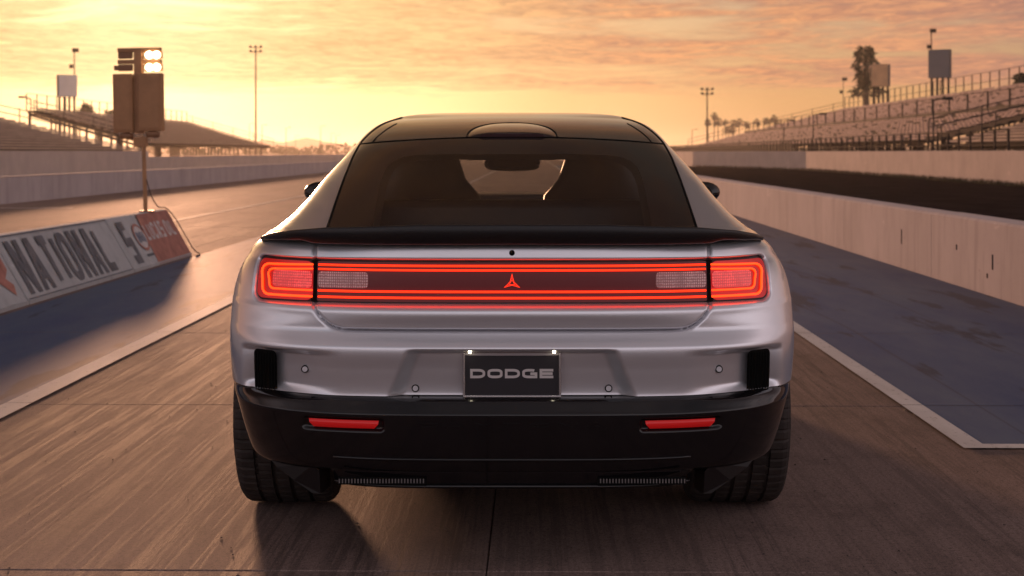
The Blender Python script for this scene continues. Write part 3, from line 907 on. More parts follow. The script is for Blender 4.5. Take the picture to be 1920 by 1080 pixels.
for (px, py, d, lb) in ((466, 232, 520, 'thin far pole left of the tall left mast'), (490, 234, 480, 'short far lamp just right of the tall left mast'), (535, 239, 480, 'far lamp post before the hills, second from the tall left mast'),
                    (553, 254, 640, 'lowest thin far pole before the hills'), (600, 236, 480, 'far lamp post before the hills, near the car roof'), (620, 250, 640, 'thin far pole closest to the car roof'), (629, 253, 560, 'far lamp post touching the car silhouette, left'),
                    (1297, 243, 420, 'short far lamp just right of the car roof'), (1354, 241, 420, 'short far lamp among the palm trunks')):
    mast(lb, px, py, d, 0, 1.4, 0.13, group='far lamp posts', style='arm')

# ------------------------------------------------------------------ palms and trees
def frond_mesh(name, seed, n, R0, droop, mat):
    r = np.random.default_rng(seed)
    vv, ff = [], []
    for i in range(n):
        az = r.uniform(0, 2 * math.pi); el = r.uniform(-0.9, 1.25)
        L = R0 * r.uniform(0.75, 1.1)
        d = np.array([math.cos(az) * math.cos(el), math.sin(az) * math.cos(el), math.sin(el)])
        side = np.array([-math.sin(az), math.cos(az), 0])
        # stem then a fan of blades
        for k in range(7):
            a = (k - 3) * 0.27
            dd = d * math.cos(a) + side * math.sin(a)
            p0 = d * L * 0.25; p1 = d * L * 0.42 + dd * L * 0.30; p2 = d * L * 0.42 + dd * L * 0.62
            p1[2] -= droop * 0.10 * L; p2[2] -= droop * 0.45 * L
            w = L * 0.065
            sd = np.cross(dd, [0, 0, 1.0]); sd /= (np.linalg.norm(sd) + 1e-6)
            b = len(vv)
            vv += [p0, p1 - sd * w, p1 + sd * w, p2]
            ff += [(b, b + 1, b + 2), (b + 1, b + 3, b + 2)]
    return np_mesh(name, vv, ff, mat, False)
crowns = [frond_mesh('crown', s, 40, 2.5, 0.8, M['frond']) for s in (1, 2, 3, 4)]
palm_px = [(1327, 228, 0), (1338.5, 217, 1), (1345, 227, 2), (1359, 229, 3), (1374, 230, 0), (1385, 228.5, 1), (1398, 232, 2), (1418, 228.5, 3), (1436, 225, 0), (1450, 221, 1), (1455.5, 229, 2), (1372, 244, 3), (1363, 241, 0), (1444, 244, 1), (1453, 243, 2), (1470, 238, 3)]
ordn = ['first', 'second', 'third', 'fourth', 'fifth', 'sixth', 'seventh', 'eighth', 'ninth', 'tenth', 'eleventh']
names = []
order_top = sorted([p for p in palm_px if p[1] < 235]); order_low = sorted([p for p in palm_px if p[1] >= 235])
for p in palm_px:
    if p in order_top: lb = '%s tall far palm counted from the car, right horizon' % ordn[order_top.index(p)]
    else: lb = '%s low far palm counted from the car, right horizon' % ordn[order_low.index(p)]
    d = 700 + rng.uniform(-40, 40); x = at(p[0], d); z = zat(p[1], d)
    root = empty('palm_tree', (x, d, 0)); tag(root, lb, 'palm', 'far palms on the right horizon')
    lean = rng.normal(0, 0.4)
    MB().tube([(lean, 0, 0), (lean * 0.4, 0, z * 0.5), (0, 0, z)], [0.34, 0.25, 0.2], 6).build('trunk', M['bark'], root, smooth=True)
    c = link('crown', crowns[p[2]], root, (0, 0, z)); c.rotation_euler = (0, 0, rng.uniform(0, 6)); s = rng.uniform(0.8, 1.1); c.scale = (s, s, s * 1.05)

def shaggy(label, px, d, pyt, pyb, wpx, seed, n=900):
    r = np.random.default_rng(seed)
    x = at(px, d); zt, zb_ = zat(pyt, d), zat(pyb, d); w = wpx * d / 2813 / 2
    root = empty('shaggy_palm', (x, d, 0)); tag(root, label, 'palm')
    MB().tube([(0.3, 0, 0), (0, 0, zb_), (0.1, 0, zt - 0.6)], [0.55, 0.45, 0.25], 8).build('trunk', M['bark'], root, smooth=True)
    vv, ff = [], []
    for i in range(n):
        t = r.uniform(0, 1)
        z = zb_ + 0.3 + t * (zt - zb_ - 0.6)
        prof = np.interp(t, [0, .12, .3, .42, .58, .75, .9, 1], [1.0, 0.95, 0.5, .72, .8, .55, .42, .3])
        prof *= 1 + 0.25 * math.sin(t * 25 + seed)
        az = r.uniform(0, 2 * math.pi); rad = w * prof * r.uniform(0.2, 1.0) ** 0.6
        p = np.array([rad * math.cos(az) + 0.25 * math.sin(t * 5), rad * math.sin(az), z])
        out = np.array([math.cos(az), math.sin(az), r.uniform(-1.1, 0.6)]); out /= np.linalg.norm(out)
        L = r.uniform(0.5, 1.1); sd = np.cross(out, r.normal(size=3)); sd /= np.linalg.norm(sd) + 1e-6
        q = p + out * L; q[2] -= 0.25 * L
        b = len(vv)
        vv += [p, p + out * L * .5 + sd * 0.13, p + out * L * .5 - sd * 0.13, q]
        ff += [(b, b + 1, b + 2), (b + 1, b + 3, b + 2)]
    link('crown', np_mesh('crown', vv, ff, M['frond'], False), root)
    return root
shaggy('tall dark shaggy palm behind the tan billboard', 1622, 240, 84, 183, 52, 5, 1500)
shaggy('palm crown cut off by the right frame edge', 1926, 150, 135, 158, 46, 8, 500)

def bush(label, px, d, pyt, wpx, seed, n=700):
    r = np.random.default_rng(seed)
    x = at(px, d); zt = zat(pyt, d); w = wpx * d / 2813 / 2
    root = empty('leafy_tree', (x, d, 0)); tag(root, label, 'tree')
    MB().tube([(0, 0, 0), (0.1, 0, zt - 2.2 * w * .6)], [0.25, 0.14], 7).build('trunk', M['bark'], root, smooth=True)
    cl = [(r.normal(0, w * .45), r.normal(0, w * .45), zt - r.uniform(.4, 2.0) * w * .8, r.uniform(.3, .55) * w) for _ in range(12)]
    vv, ff = [], []
    for i in range(n):
        c = cl[r.integers(0, len(cl))]
        v = r.normal(size=3); v /= np.linalg.norm(v)
        p = np.array(c[:3]) + v * c[3] * r.uniform(.5, 1) ** .5
        a = r.normal(size=3); a /= np.linalg.norm(a); b_ = np.cross(a, v); b_ /= np.linalg.norm(b_) + 1e-6
        s = r.uniform(.10, .22); b = len(vv)
        vv += [p - a * s, p + b_ * s * .6, p + a * s, p - b_ * s * .6]; ff.append((b, b + 1, b + 2, b + 3))
    link('crown', np_mesh('crown', vv, ff, M['leaf'], False), root)
bush('leafy tree crown behind the left raised stand', 158, 192, 187, 44, 3, 1100)
bush('small tree against the far left horizon beside billboard posts', 205, 230, 204, 22, 9, 400)

# far scrub and hills
vv, ff = [], []
for i in range(9000):
    px = rng.uniform(-200, 2200); d = rng.uniform(560, 760)
    if 620 < px < 1280 and i % 2: continue
    x = at(px, d); k = int(px / 23) * 23
    hh = (1.6 + 2.2 * abs(math.sin(k * 0.7)) + 1.2 * abs(math.sin(px * .013))) * rng.uniform(.1, 1.0)
    s = rng.uniform(.3, .8); a = rng.normal(size=3); a /= np.linalg.norm(a); b_ = np.cross(a, [0, 1, .3]); b_ /= np.linalg.norm(b_) + 1e-6
    p = np.array([x, d, hh]); b = len(vv)
    vv += [p - a * s, p + b_ * s, p + a * s, p - b_ * s]; ff.append((b, b + 1, b + 2, b + 3))
tag(link('scrub', np_mesh('scrub', vv, ff, M['leaf'], False)), 'far dark belt of scrub along the horizon', 'scrub', kind='stuff')

def hills(name, spec, d0, depth):
    n = 120; xs = np.linspace(spec[0][0], spec[-1][0], n)
    hs = np.interp(xs, [s[0] for s in spec], [s[1] for s in spec])
    r = np.random.default_rng(4)
    jag = np.convolve(r.normal(0, 1, n + 8), np.ones(5) / 5, 'same')[4:-4]
    vv, ff = [], []
    rows = 9
    for j in range(rows):
        t = j / (rows - 1); prof = math.sin(math.pi * t) ** 0.8
        for i in range(n):
            d = d0 + depth * t
            h = max(0.0, zat(hs[i], d0 + depth / 2)) + jag[i] * 2.2 * min(1, abs(285 - hs[i]) / 10)
            vv.append((at(xs[i], d0 + depth / 2) + r.normal(0, 3), d, h * prof * (1 + 0.1 * r.normal() * (0 < t < 1 and t != .5)) - 1))
    for j in range(rows - 1):
        for i in range(n - 1):
            a = j * n + i; ff.append((a, a + 1, a + n + 1, a + n))
    return tag(link(name, np_mesh(name, vv, ff, M['mountain'], False)), kind='structure')
hills('hills', [(-300, 279), (0, 278), (200, 276), (420, 277), (455, 271), (480, 268), (498, 261), (515, 263), (530, 266), (548, 262), (572, 258), (592, 262), (610, 265), (640, 271), (700, 275), (1000, 277), (1280, 275), (1330, 272), (1375, 266), (1392, 261), (1410, 267), (1450, 274), (1700, 276), (2200, 277)], 2350, 260)

# ------------------------------------------------------------------ haze
hz = MB().box((0, 1000, 14.5), (5200, 4000, 32.0)).build('haze', None)
tag(hz, 'pale warm evening haze over the whole strip', 'haze', kind='stuff')
hm = bpy.data.materials.new('haze'); hm.use_nodes = True
hm.node_tree.nodes.clear()
ho = hm.node_tree.nodes.new('ShaderNodeOutputMaterial'); hv_ = hm.node_tree.nodes.new('ShaderNodeVolumePrincipled')
hv_.inputs['Color'].default_value = (0.95, 0.86, 0.76, 1)
hv_.inputs['Density'].default_value = 0.00020
hv_.inputs['Anisotropy'].default_value = 0.68
hm.node_tree.links.new(hv_.outputs[0], ho.inputs['Volume'])
hz.data.materials.append(hm)
# ------------------------------------------------------------------ the car
def make_paint():
    t = NT('silver_metallic_paint')
    fl = t.noise(900.0, 2, 0.5, vec=t.objc())
    t.set(Base_Color=t.mix(fl, (0.70, 0.695, 0.73), (0.84, 0.83, 0.87)), Metallic=0.74, Roughness=0.36)
    dust = t.noise(7.0, 6, 0.7, vec=t.objc())
    t.b.inputs['Coat Weight'].default_value = 1.0
    t.l(t.ramp(dust, [(0.35, 0.02), (0.75, 0.14)]), t.b.inputs['Coat Roughness'])
    t.bump(t.noise(260.0, 2, 0.5, vec=t.objc()), 0.012, 0.002)
    return t.m
def make_glass(name, tint, f0=0.035, power=5.0):
    """thin glass sheet: tinted straight-through view under a Schlick reflection, the same from both sides"""
    m = bpy.data.materials.new(name); m.use_nodes = True; n = m.node_tree; n.nodes.clear()
    N = n.nodes.new; o = N('ShaderNodeOutputMaterial'); mx = N('ShaderNodeMixShader'); tr = N('ShaderNodeBsdfTransparent'); gl = N('ShaderNodeBsdfGlossy')
    ge = N('ShaderNodeNewGeometry'); dt = N('ShaderNodeVectorMath'); dt.operation = 'DOT_PRODUCT'
    n.links.new(ge.outputs['Normal'], dt.inputs[0]); n.links.new(ge.outputs['Incoming'], dt.inputs[1])
    def mth(op, a_, b_=None):
        x = N('ShaderNodeMath'); x.operation = op
        for i, v in enumerate((a_, b_)):
            if v is None: continue
            if isinstance(v, (int, float)): x.inputs[i].default_value = v
            else: n.links.new(v, x.inputs[i])
        return x.outputs[0]
    f = mth('POWER', mth('SUBTRACT', 1.0, mth('ABSOLUTE', dt.outputs['Value'])), power)
    f = mth('ADD', mth('MULTIPLY', f, 1 - f0), f0)
    tr.inputs[0].default_value = (*tint, 1); gl.inputs['Roughness'].default_value = 0.012
    n.links.new(f, mx.inputs[0]); n.links.new(tr.outputs[0], mx.inputs[1]); n.links.new(gl.outputs[0], mx.inputs[2]); n.links.new(mx.outputs[0], o.inputs[0])
    return m
M['paint'] = make_paint()
M['gloss'] = simple('gloss_black', (0.006, 0.005, 0.006), 0.06, spec=0.5)
M['grille'] = simple('grille_plastic', (0.16, 0.14, 0.14), 0.35)
M['satin'] = simple('satin_black', (0.010, 0.008, 0.009), 0.34, spec=0.35)
M['satin_brown'] = simple('satin_blade', (0.012, 0.009, 0.009), 0.3, spec=0.15)
M['roofblack'] = simple('roof_black', (0.012, 0.010, 0.011), 0.16, Coat_Weight=1.0, Coat_Roughness=0.03)
M['frit'] = simple('glass_border_black', (0.008, 0.008, 0.009), 0.04)
M['void'] = simple('dark_gap', (0.004, 0.004, 0.004), 0.8, spec=0.1)
M['rubber'] = simple('tyre_rubber', (0.040, 0.031, 0.028), 0.75, var=0.4, vscale=18.0, obj=True, spec=0.25)
M['cabin'] = simple('cabin_trim', (0.022, 0.022, 0.026), 0.6)
M['seatf'] = simple('seat_leather', (0.030, 0.030, 0.036), 0.45, var=0.15, vscale=20, obj=True)
M['glass'] = make_glass('tinted_glass', (0.62, 0.62, 0.60))
M['clear'] = make_glass('clear_glass', (0.90, 0.91, 0.89))
M['ringlight'] = emissive('tail_light_tube', (1.0, 0.026, 0.004), 2.1, (0.3, 0.01, 0.0))
M['ringlight2'] = emissive('tail_light_tube_hot', (1.0, 0.050, 0.006), 2.8, (0.3, 0.01, 0.0))
M['lens'] = emissive('smoked_red_lens', (1.0, 0.006, 0.010), 0.030, (0.060, 0.003, 0.005))
M['bezel'] = simple('lamp_bezel', (0.022, 0.003, 0.004), 0.35, spec=0.3)
M['lens_lit'] = emissive('lit_red_lens', (1.0, 0.012, 0.010), 0.28, (0.25, 0.008, 0.01))
M['alloy'] = simple('wheel_alloy', (0.30, 0.30, 0.31), 0.3, 0.9)
M['chrome'] = simple('plate_frame_metal', (0.55, 0.52, 0.52), 0.25, 0.9)
M['plate'] = simple('plate_black', (0.016, 0.014, 0.018), 0.35)
M['plate_letter'] = simple('plate_letter_metal', (0.62, 0.57, 0.56), 0.35, 0.35)
M['plate_lamp'] = emissive('plate_lamp', (1.0, 0.88, 0.62), 16.0, (0.8, 0.8, 0.7))
M['reflector'] = emissive('red_reflector_glow', (1.0, 0.012, 0.012), 0.16, (0.42, 0.012, 0.012))  # unlit reflectors; emission added so they do not look dark
def make_cells(name, a, b, e, es):
    t = NT(name)
    mp = t.n('ShaderNodeMapping'); mp.inputs['Scale'].default_value = (150, 1, 120); t.l(t.objc(), mp.inputs[0])
    v = t.n('ShaderNodeTexVoronoi'); v.inputs['Scale'].default_value = 1.0; v.inputs['Randomness'].default_value = 0.15; t.l(mp.outputs[0], v.inputs[0])
    f = t.ramp(v.outputs['Distance'], [(0.1, 1.0), (0.5, 0.0)])
    big = t.noise(28.0, 3, 0.6, (1, 1, 0.3), vec=t.objc())
    f2 = t.math('MULTIPLY', f, t.ramp(big, [(0.35, 0.25), (0.65, 1.0)]))
    t.set(Base_Color=t.mix(f2, a, b), Roughness=0.18)
    t.b.inputs['Emission Color'].default_value = (*e, 1)
    t.l(t.math('MULTIPLY', t.math('ADD', f2, 0.45), es), t.b.inputs['Emission Strength'])
    t.b.inputs['Coat Weight'].default_value = 1.0
    t.bump(f, 0.4, 0.002)
    return t.m
M['brake'] = make_cells('brake_lamp_cells', (0.40, 0.01, 0.012), (0.55, 0.10, 0.09), (1.0, 0.045, 0.04), 0.85)
M['reverse'] = make_cells('reverse_lamp_cells', (0.22, 0.06, 0.06), (0.75, 0.50, 0.48), (1.0, 0.30, 0.28), 0.10)

CARD = 5.4
car = empty('parked_car', (-math.sin(YAW) * CARD, math.cos(YAW) * CARD, 0.0), YAW)
tag(car, 'silver fastback coupe with full width red tail lights seen from behind', 'car')

#        z     yc     w     ys    n   yfs  yf
RING = [(0.288, -0.8, 0.8, -0.1, 3.7, 3.1, 3.95), (0.292, -0.93, 0.846, -0.12, 3.7, 3.1, 4.0), (0.306, -0.966, 0.858, -0.13, 3.7, 3.1, 4.02),
        (0.36, -0.985, 0.876, -0.14, 3.7, 3.1, 4.05), (0.462, -0.998, 0.902, -0.15, 3.7, 3.1, 4.07), (0.477, -0.999, 0.906, -0.15, 3.7, 3.1, 4.07),
        (0.487, -0.99, 0.91, -0.15, 3.7, 3.1, 4.07), (0.519, -0.955, 0.918, -0.15, 3.7, 3.1, 4.07), (0.523, -0.946, 0.924, -0.15, 3.7, 3.1, 4.07),
        (0.53, -0.945, 0.925, -0.15, 3.7, 3.1, 4.07), (0.6, -0.955, 0.93, -0.15, 3.7, 3.1, 4.07), (0.659, -0.967, 0.932, -0.15, 3.7, 3.1, 4.06),
        (0.669, -0.966, 0.932, -0.15, 3.7, 3.1, 4.06), (0.678, -0.958, 0.932, -0.15, 3.7, 3.1, 4.06), (0.703, -0.929, 0.932, -0.15, 3.7, 3.1, 4.05),
        (0.711, -0.921, 0.932, -0.15, 3.7, 3.1, 4.05), (0.722, -0.917, 0.932, -0.15, 3.7, 3.1, 4.05), (0.764, -0.928, 0.932, -0.15, 3.4, 3.1, 4.04),
        (0.773, -0.927, 0.932, -0.15, 3.4, 3.1, 4.03), (0.781, -0.919, 0.931, -0.15, 3.4, 3.1, 4.02), (0.79, -0.909, 0.931, -0.15, 3.4, 3.1, 4.01),
        (0.8, -0.905, 0.93, -0.15, 3.4, 3.1, 4.0), (0.86, -0.901, 0.916, -0.14, 3.4, 3.1, 3.95), (0.9, -0.898, 0.897, -0.12, 3.4, 3.1, 3.9),
        (0.93, -0.895, 0.88, -0.1, 3.4, 3.1, 3.85), (0.962, -0.889, 0.851, -0.04, 3.4, 3.0, 3.75), (0.972, -0.876, 0.842, 0, 3.3, 3.0, 3.6),
        (0.978, -0.85, 0.838, 0.02, 3.3, 2.9, 3.5), (0.983, -0.78, 0.833, 0.05, 3.3, 2.8, 3.35), (0.988, -0.7, 0.827, 0.08, 3.3, 2.6, 3.2),
        (1.0, -0.63, 0.815, 0.12, 3.4, 2.3, 3.05), (1.03, -0.515, 0.79, 0.2, 3.4, 2.1, 2.95), (1.07, -0.365, 0.766, 0.3, 3.4, 2.0, 2.85),
        (1.11, -0.21, 0.748, 0.42, 3.4, 1.95, 2.75), (1.154, -0.035, 0.732, 0.55, 3.4, 1.9, 2.63), (1.2, 0.15, 0.713, 0.7, 3.3, 1.85, 2.52),
        (1.25, 0.35, 0.69, 0.85, 3.2, 1.8, 2.4), (1.285, 0.5, 0.674, 0.95, 3.1, 1.75, 2.31), (1.31, 0.62, 0.661, 1.02, 3.0, 1.7, 2.24),
        (1.35, 0.86, 0.637, 1.17, 2.9, 1.65, 2.13), (1.385, 1.12, 0.602, 1.32, 2.7, 1.62, 2.03), (1.41, 1.35, 0.55, 1.48, 2.5, 1.62, 1.97),
        (1.428, 1.55, 0.45, 1.6, 2.3, 1.66, 1.9), (1.436, 1.7, 0.28, 1.72, 2.1, 1.74, 1.83), (1.4375, 1.77, 0.03, 1.775, 2.0, 1.78, 1.79)]
RG = np.array(RING)
def pchip(x, y, xq):
    h = np.diff(x); d = np.diff(y, axis=0) / h[:, None]
    m = np.zeros_like(y); n = len(x)
    for k in range(1, n - 1):
        same = d[k - 1] * d[k] > 0
        w1 = 2 * h[k] + h[k - 1]; w2 = h[k] + 2 * h[k - 1]
        with np.errstate(divide='ignore', invalid='ignore'):
            hm_ = (w1 + w2) / (w1 / d[k - 1] + w2 / d[k])
        m[k] = np.where(same, hm_, 0)
    m[0] = d[0]; m[-1] = d[-1]
    i = np.clip(np.searchsorted(x, xq) - 1, 0, n - 2)
    t = ((xq - x[i]) / h[i])[:, None]
    hh = h[i][:, None]
    return ((1 + 2 * t) * (1 - t) ** 2 * y[i] + t * (1 - t) ** 2 * hh * m[i] + t * t * (3 - 2 * t) * y[i + 1] + t * t * (t - 1) * hh * m[i + 1])
arcv = np.concatenate([[0], np.cumsum(np.hypot(np.diff(RG[:, 0]), np.diff(RG[:, 1])) + 0.25 * np.abs(np.diff(RG[:, 2])))])
K_BASE = 30; K_TOP = 38                       # rings at the foot and the head of the rear glass
def vsamp(a, b, n): return np.linspace(arcv[a], arcv[b], n + 1)
vq = np.concatenate([vsamp(0, 25, 240)[:-1], vsamp(25, K_BASE, 30)[:-1], vsamp(K_BASE, K_TOP, 100)[:-1], vsamp(K_TOP, len(RING) - 1, 60)])
ROW_BASE = 270; ROW_TOP = 370
RW = pchip(arcv, RG, vq)
NA, NB, NC, ND = 170, 140, 40, 26
def smooth01(x): x = np.clip(x, 0, 1); return x * x * (3 - 2 * x)
def xg_of(z, w):
    a = np.interp(z, [0, 1.0, 1.25, 1.285], [.60, .60, .630, .630])
    return min(a, 0.957 * w)
half = np.zeros((len(RW), NA + NB + NC + ND + 1, 3))
for r, (z, yc, w, ys, n, yfs, yf) in enumerate(RW):
    th = np.linspace(0, 1, 700)
    # fine super-ellipse, dense both ends
    xs = w * np.sin(th * math.pi / 2) ** (2 / n); yy = ys - (ys - yc) * np.cos(th * math.pi / 2) ** (2 / n)
    s = np.concatenate([[0], np.cumsum(np.hypot(np.diff(xs), np.diff(yy)))])
    sg = np.interp(xg_of(z, w), xs, s)
    sq = np.concatenate([np.linspace(0, sg, NA + 1)[:-1], np.linspace(sg, s[-1], NB + 1)])
    X = np.interp(sq, s, xs); Y = np.interp(sq, s, yy)
    t = np.linspace(0, 1, NC + 1)[1:]
    yC = ys + (yfs - ys) * t; xC = w * (1 - 0.035 * np.sin(math.pi * t) ** 2 * (z < 1.0))
    th = np.linspace(0, math.pi / 2, 300); nf = 2.6
    xf_ = w * np.cos(th) ** (2 / nf); yf_ = yfs + (yf - yfs) * np.sin(th) ** (2 / nf)
    sf = np.concatenate([[0], np.cumsum(np.hypot(np.diff(xf_), np.diff(yf_)))])
    sq = np.linspace(0, sf[-1], ND + 1)[1:]
    X = np.concatenate([X, xC, np.interp(sq, sf, xf_)]); Y = np.concatenate([Y, yC, np.interp(sq, sf, yf_)])
    cr = np.interp(z, [1.0, 1.25, 1.31, 1.41, 1.4375], [0, .026, .030, .012, 0.0])
    half[r, :, 0] = X; half[r, :, 1] = Y; half[r, :, 2] = z - cr * (X / w) ** 2
# the bevels of the rear fade out round the corner
zc_ = half[..., 2]
kk = 41; pad = kk // 2
cs = np.cumsum(np.pad(half, ((pad + 1, pad), (0, 0), (0, 0)), mode='edge'), axis=0)
sm = (cs[kk:] - cs[:-kk]) / kk
wt = smooth01((np.abs(half[..., 0]) / RW[:, 2][:, None] - .70) / .22) * smooth01((zc_ - .535) / .06) * smooth01((.955 - zc_) / .05) * (np.arange(half.shape[1])[None, :] <= NA + NB)
side_fade = (np.arange(half.shape[1])[None, :] > NA + NB)
wt = np.where(side_fade, smooth01((zc_ - .535) / .06) * smooth01((.955 - zc_) / .05), wt)
half[..., 0] += (sm[..., 0] - half[..., 0]) * wt; half[..., 1] += (sm[..., 1] - half[..., 1]) * wt
base = half.copy()
# --- shaped details pressed into the rear
X, Y, Z = half[..., 0], half[..., 1], half[..., 2]
colid = np.arange(half.shape[1])[None, :].repeat(half.shape[0], 0)
rear = (colid <= NA + NB) & (Y < -0.25) & (Z < 0.98)
def rbox(x, z, hx, zc, hz_, r):
    qx = np.abs(x) - hx + r; qz = np.abs(z - zc) - hz_ + r
    return np.hypot(np.maximum(qx, 0), np.maximum(qz, 0)) + np.minimum(np.maximum(qx, qz), 0) - r
def seg_dist(x, z, pts):
    d = np.full(x.shape, 9.0)
    for (a, b) in zip(pts[:-1], pts[1:]):
        ax, az = a; bx, bz = b; ex, ez = bx - ax, bz - az
        t = np.clip(((x - ax) * ex + (z - az) * ez) / (ex * ex + ez * ez), 0, 1)
        d = np.minimum(d, np.hypot(x - ax - t * ex, z - az - t * ez))
    return d
seam = [(.602, .99), (.601, .79), (.594, .773), (.578, .752), (.556, .733), (.535, .722), (.51, .7165), (.48, .7155), (-.01, .7155)]
disp = np.zeros(X.shape)
LAMP = (.807, .857, .069, .028)
sd = rbox(X, Z, *LAMP)
disp += 0.034 * smooth01((0.004 - sd) / 0.014)
d_seam = seg_dist(X, Z, seam)
disp += 0.020 * np.exp(-(d_seam / 0.0036) ** 2)
hw = .300 + (.66 - Z) / .138 * .056
disp += 0.034 * smooth01((hw - X + 0.02) / 0.055) * smooth01((.666 - Z) / .014) * (Z > .521)
disp += 0.042 * smooth01((X - .50) / .22) * smooth01((.660 - Z) / .020) * smooth01((Z - .500) / .05) * smooth01((.845 - X) / .05)
# shallow tray for the reflectors in the black bumper
mk = rbox(X - .50, Z, .125, .446, .020, .012)
disp += 0.012 * smooth01((0.002 - mk) / 0.010)
disp *= rear
nx_ = -0.55 * (X / np.maximum(RW[:, 2][:, None], .1)) ** 4
half[..., 0] = X + disp * nx_; half[..., 1] = Y + disp
# --- lookups on the undisturbed and the shaped rear
XQ = np.linspace(0, .93, 620)
rows_lo = np.where(RW[:, 0] < 0.975)[0]
def table(g):
    T = np.zeros((len(rows_lo), len(XQ)))
    for i, r in enumerate(rows_lo):
        xs = np.maximum.accumulate(g[r, :NA + NB + 1, 0]); T[i] = np.interp(XQ, xs, g[r, :NA + NB + 1, 1])
    return T
ZR = RW[rows_lo, 0]
TB = table(base)
TS = table(half)
def sy(x, z):
    """y of the plain rear surface at x, z"""
    x = abs(x)
    i = int(np.clip(np.searchsorted(ZR, z) - 1, 0, len(ZR) - 2)); t = (z - ZR[i]) / (ZR[i + 1] - ZR[i]); t = min(max(t, 0), 1)
    return float(np.interp(x, XQ, TB[i] * (1 - t) + TB[i + 1] * t))
def ss(x, z):
    """y of the shaped rear surface at x, z"""
    i = int(np.clip(np.searchsorted(ZR, z) - 1, 0, len(ZR) - 2)); t = min(max((z - ZR[i]) / (ZR[i + 1] - ZR[i]), 0), 1)
    return float(np.interp(abs(x), XQ, TS[i] * (1 - t) + TS[i + 1] * t))
def sx(y, z):
    """half width of the side at y, z"""
    i = int(np.clip(np.searchsorted(RW[:, 0], z), 0, len(RW) - 1))
    g = base[i, NA // 2:NA + NB + NC + ND]
    return float(np.interp(y, g[:, 1], g[:, 0]))

# --- full shell, split into parts
full = np.concatenate([half[:, :0:-1] * np.array([-1, 1, 1]), half], axis=1)
full_base = full
nr, ncol = full.shape[:2]
cabs = np.abs(np.arange(ncol) - (ncol - 1) // 2)
fc = np.minimum(cabs[:-1], cabs[1:])                       # face column id measured from the rear centre
fr_i = np.arange(nr - 1)
FC, FR = np.meshgrid(fc, fr_i)
cen = (full[:-1, :-1] + full[1:, :-1] + full[:-1, 1:] + full[1:, 1:]) / 4
CX, CY, CZ = np.abs(cen[..., 0]), cen[..., 1], cen[..., 2]
zrow = RW[:-1, 0][:, None].repeat(ncol - 1, 1)
drop = np.zeros(CX.shape, bool)
AR = 0.402
for yc_ in (0.0, 3.07):
    drop |= (CX > .5) & (np.hypot(CY - yc_, CZ - 0.345) < AR)
inA = FC < NA
glassrows = (FR >= ROW_BASE) & (FR < ROW_TOP)
part = np.full(CX.shape, 'body', dtype=object)
part[(zrow < .5225)] = 'lower_bumper'
dz_seam_in = (CX < .601) & (CZ > np.interp(CX, [p[0] for p in seam[:0:-1]], [p[1] for p in seam[:0:-1]])) & (FR < ROW_BASE) & (CY < -.3)
part[dz_seam_in] = 'tailgate'
part[inA & glassrows] = 'window_border'
af = FC / NA; zf_ = np.clip((CZ - .985) / (1.242 - .985), 0, 3)
part[inA & glassrows & ((af / .735) ** 7 + zf_ ** 7 < 1)] = 'rear_window'
part[inA & (FR >= ROW_TOP)] = 'roof'
side = (FC >= NA + NB // 2) & (FC < NA + NB + NC) & (zrow > 1.025) & (zrow < 1.34) & (CY > .45)
part[side] = 'side_window'
ws = (FC >= NA + NB + NC) & (zrow > 1.0) & (zrow < 1.395) & (CX < np.interp(zrow, [1, 1.4], [.70, .50]))
part[ws] = 'windshield'
part[(FC >= NA) & (FR >= ROW_TOP + 42)] = 'roof'
idx = (np.arange(nr)[:, None] * ncol + np.arange(ncol)[None, :])
Q = np.stack([idx[:-1, :-1], idx[:-1, 1:], idx[1:, 1:], idx[1:, :-1]], -1)
allv = full.reshape(-1, 3)
def grid_part(name, mask, mat, parent, verts=allv):
    q = Q[mask]
    u, inv_ = np.unique(q.ravel(), return_inverse=True)
    me = np_mesh(name, verts[u], inv_.reshape(-1, 4), mat, True)
    return link(name, me, parent)
pmat = {'body': 'paint', 'lower_bumper': 'gloss', 'tailgate': 'paint', 'window_border': 'frit', 'rear_window': 'glass', 'roof': 'roofblack', 'side_window': 'glass', 'windshield': 'clear'}
PARTS = {}
for k, mk_ in pmat.items():
    if k == 'side_window':
        for sgn_ in (-1, 1): PARTS[k] = grid_part(k, (part == k) & ~drop & (cen[..., 0] * sgn_ > 0), M[mk_], car)
        continue
    PARTS[k] = grid_part(k, (part == k) & ~drop, M[mk_], car)
# dark lining inside the cabin
inner = full.copy(); inner[..., 0] *= 0.962; inner[..., 1] = (inner[..., 1] - 1.2) * 0.975 + 1.2; inner[..., 2] -= 0.022
solid = np.isin(part, ['body', 'roof']) & (zrow > 1.0) | ((part == 'window_border') & (FC < NA))
PARTS['headliner'] = grid_part('headliner', solid & (zrow > 1.0), M['cabin'], car, inner.reshape(-1, 3))

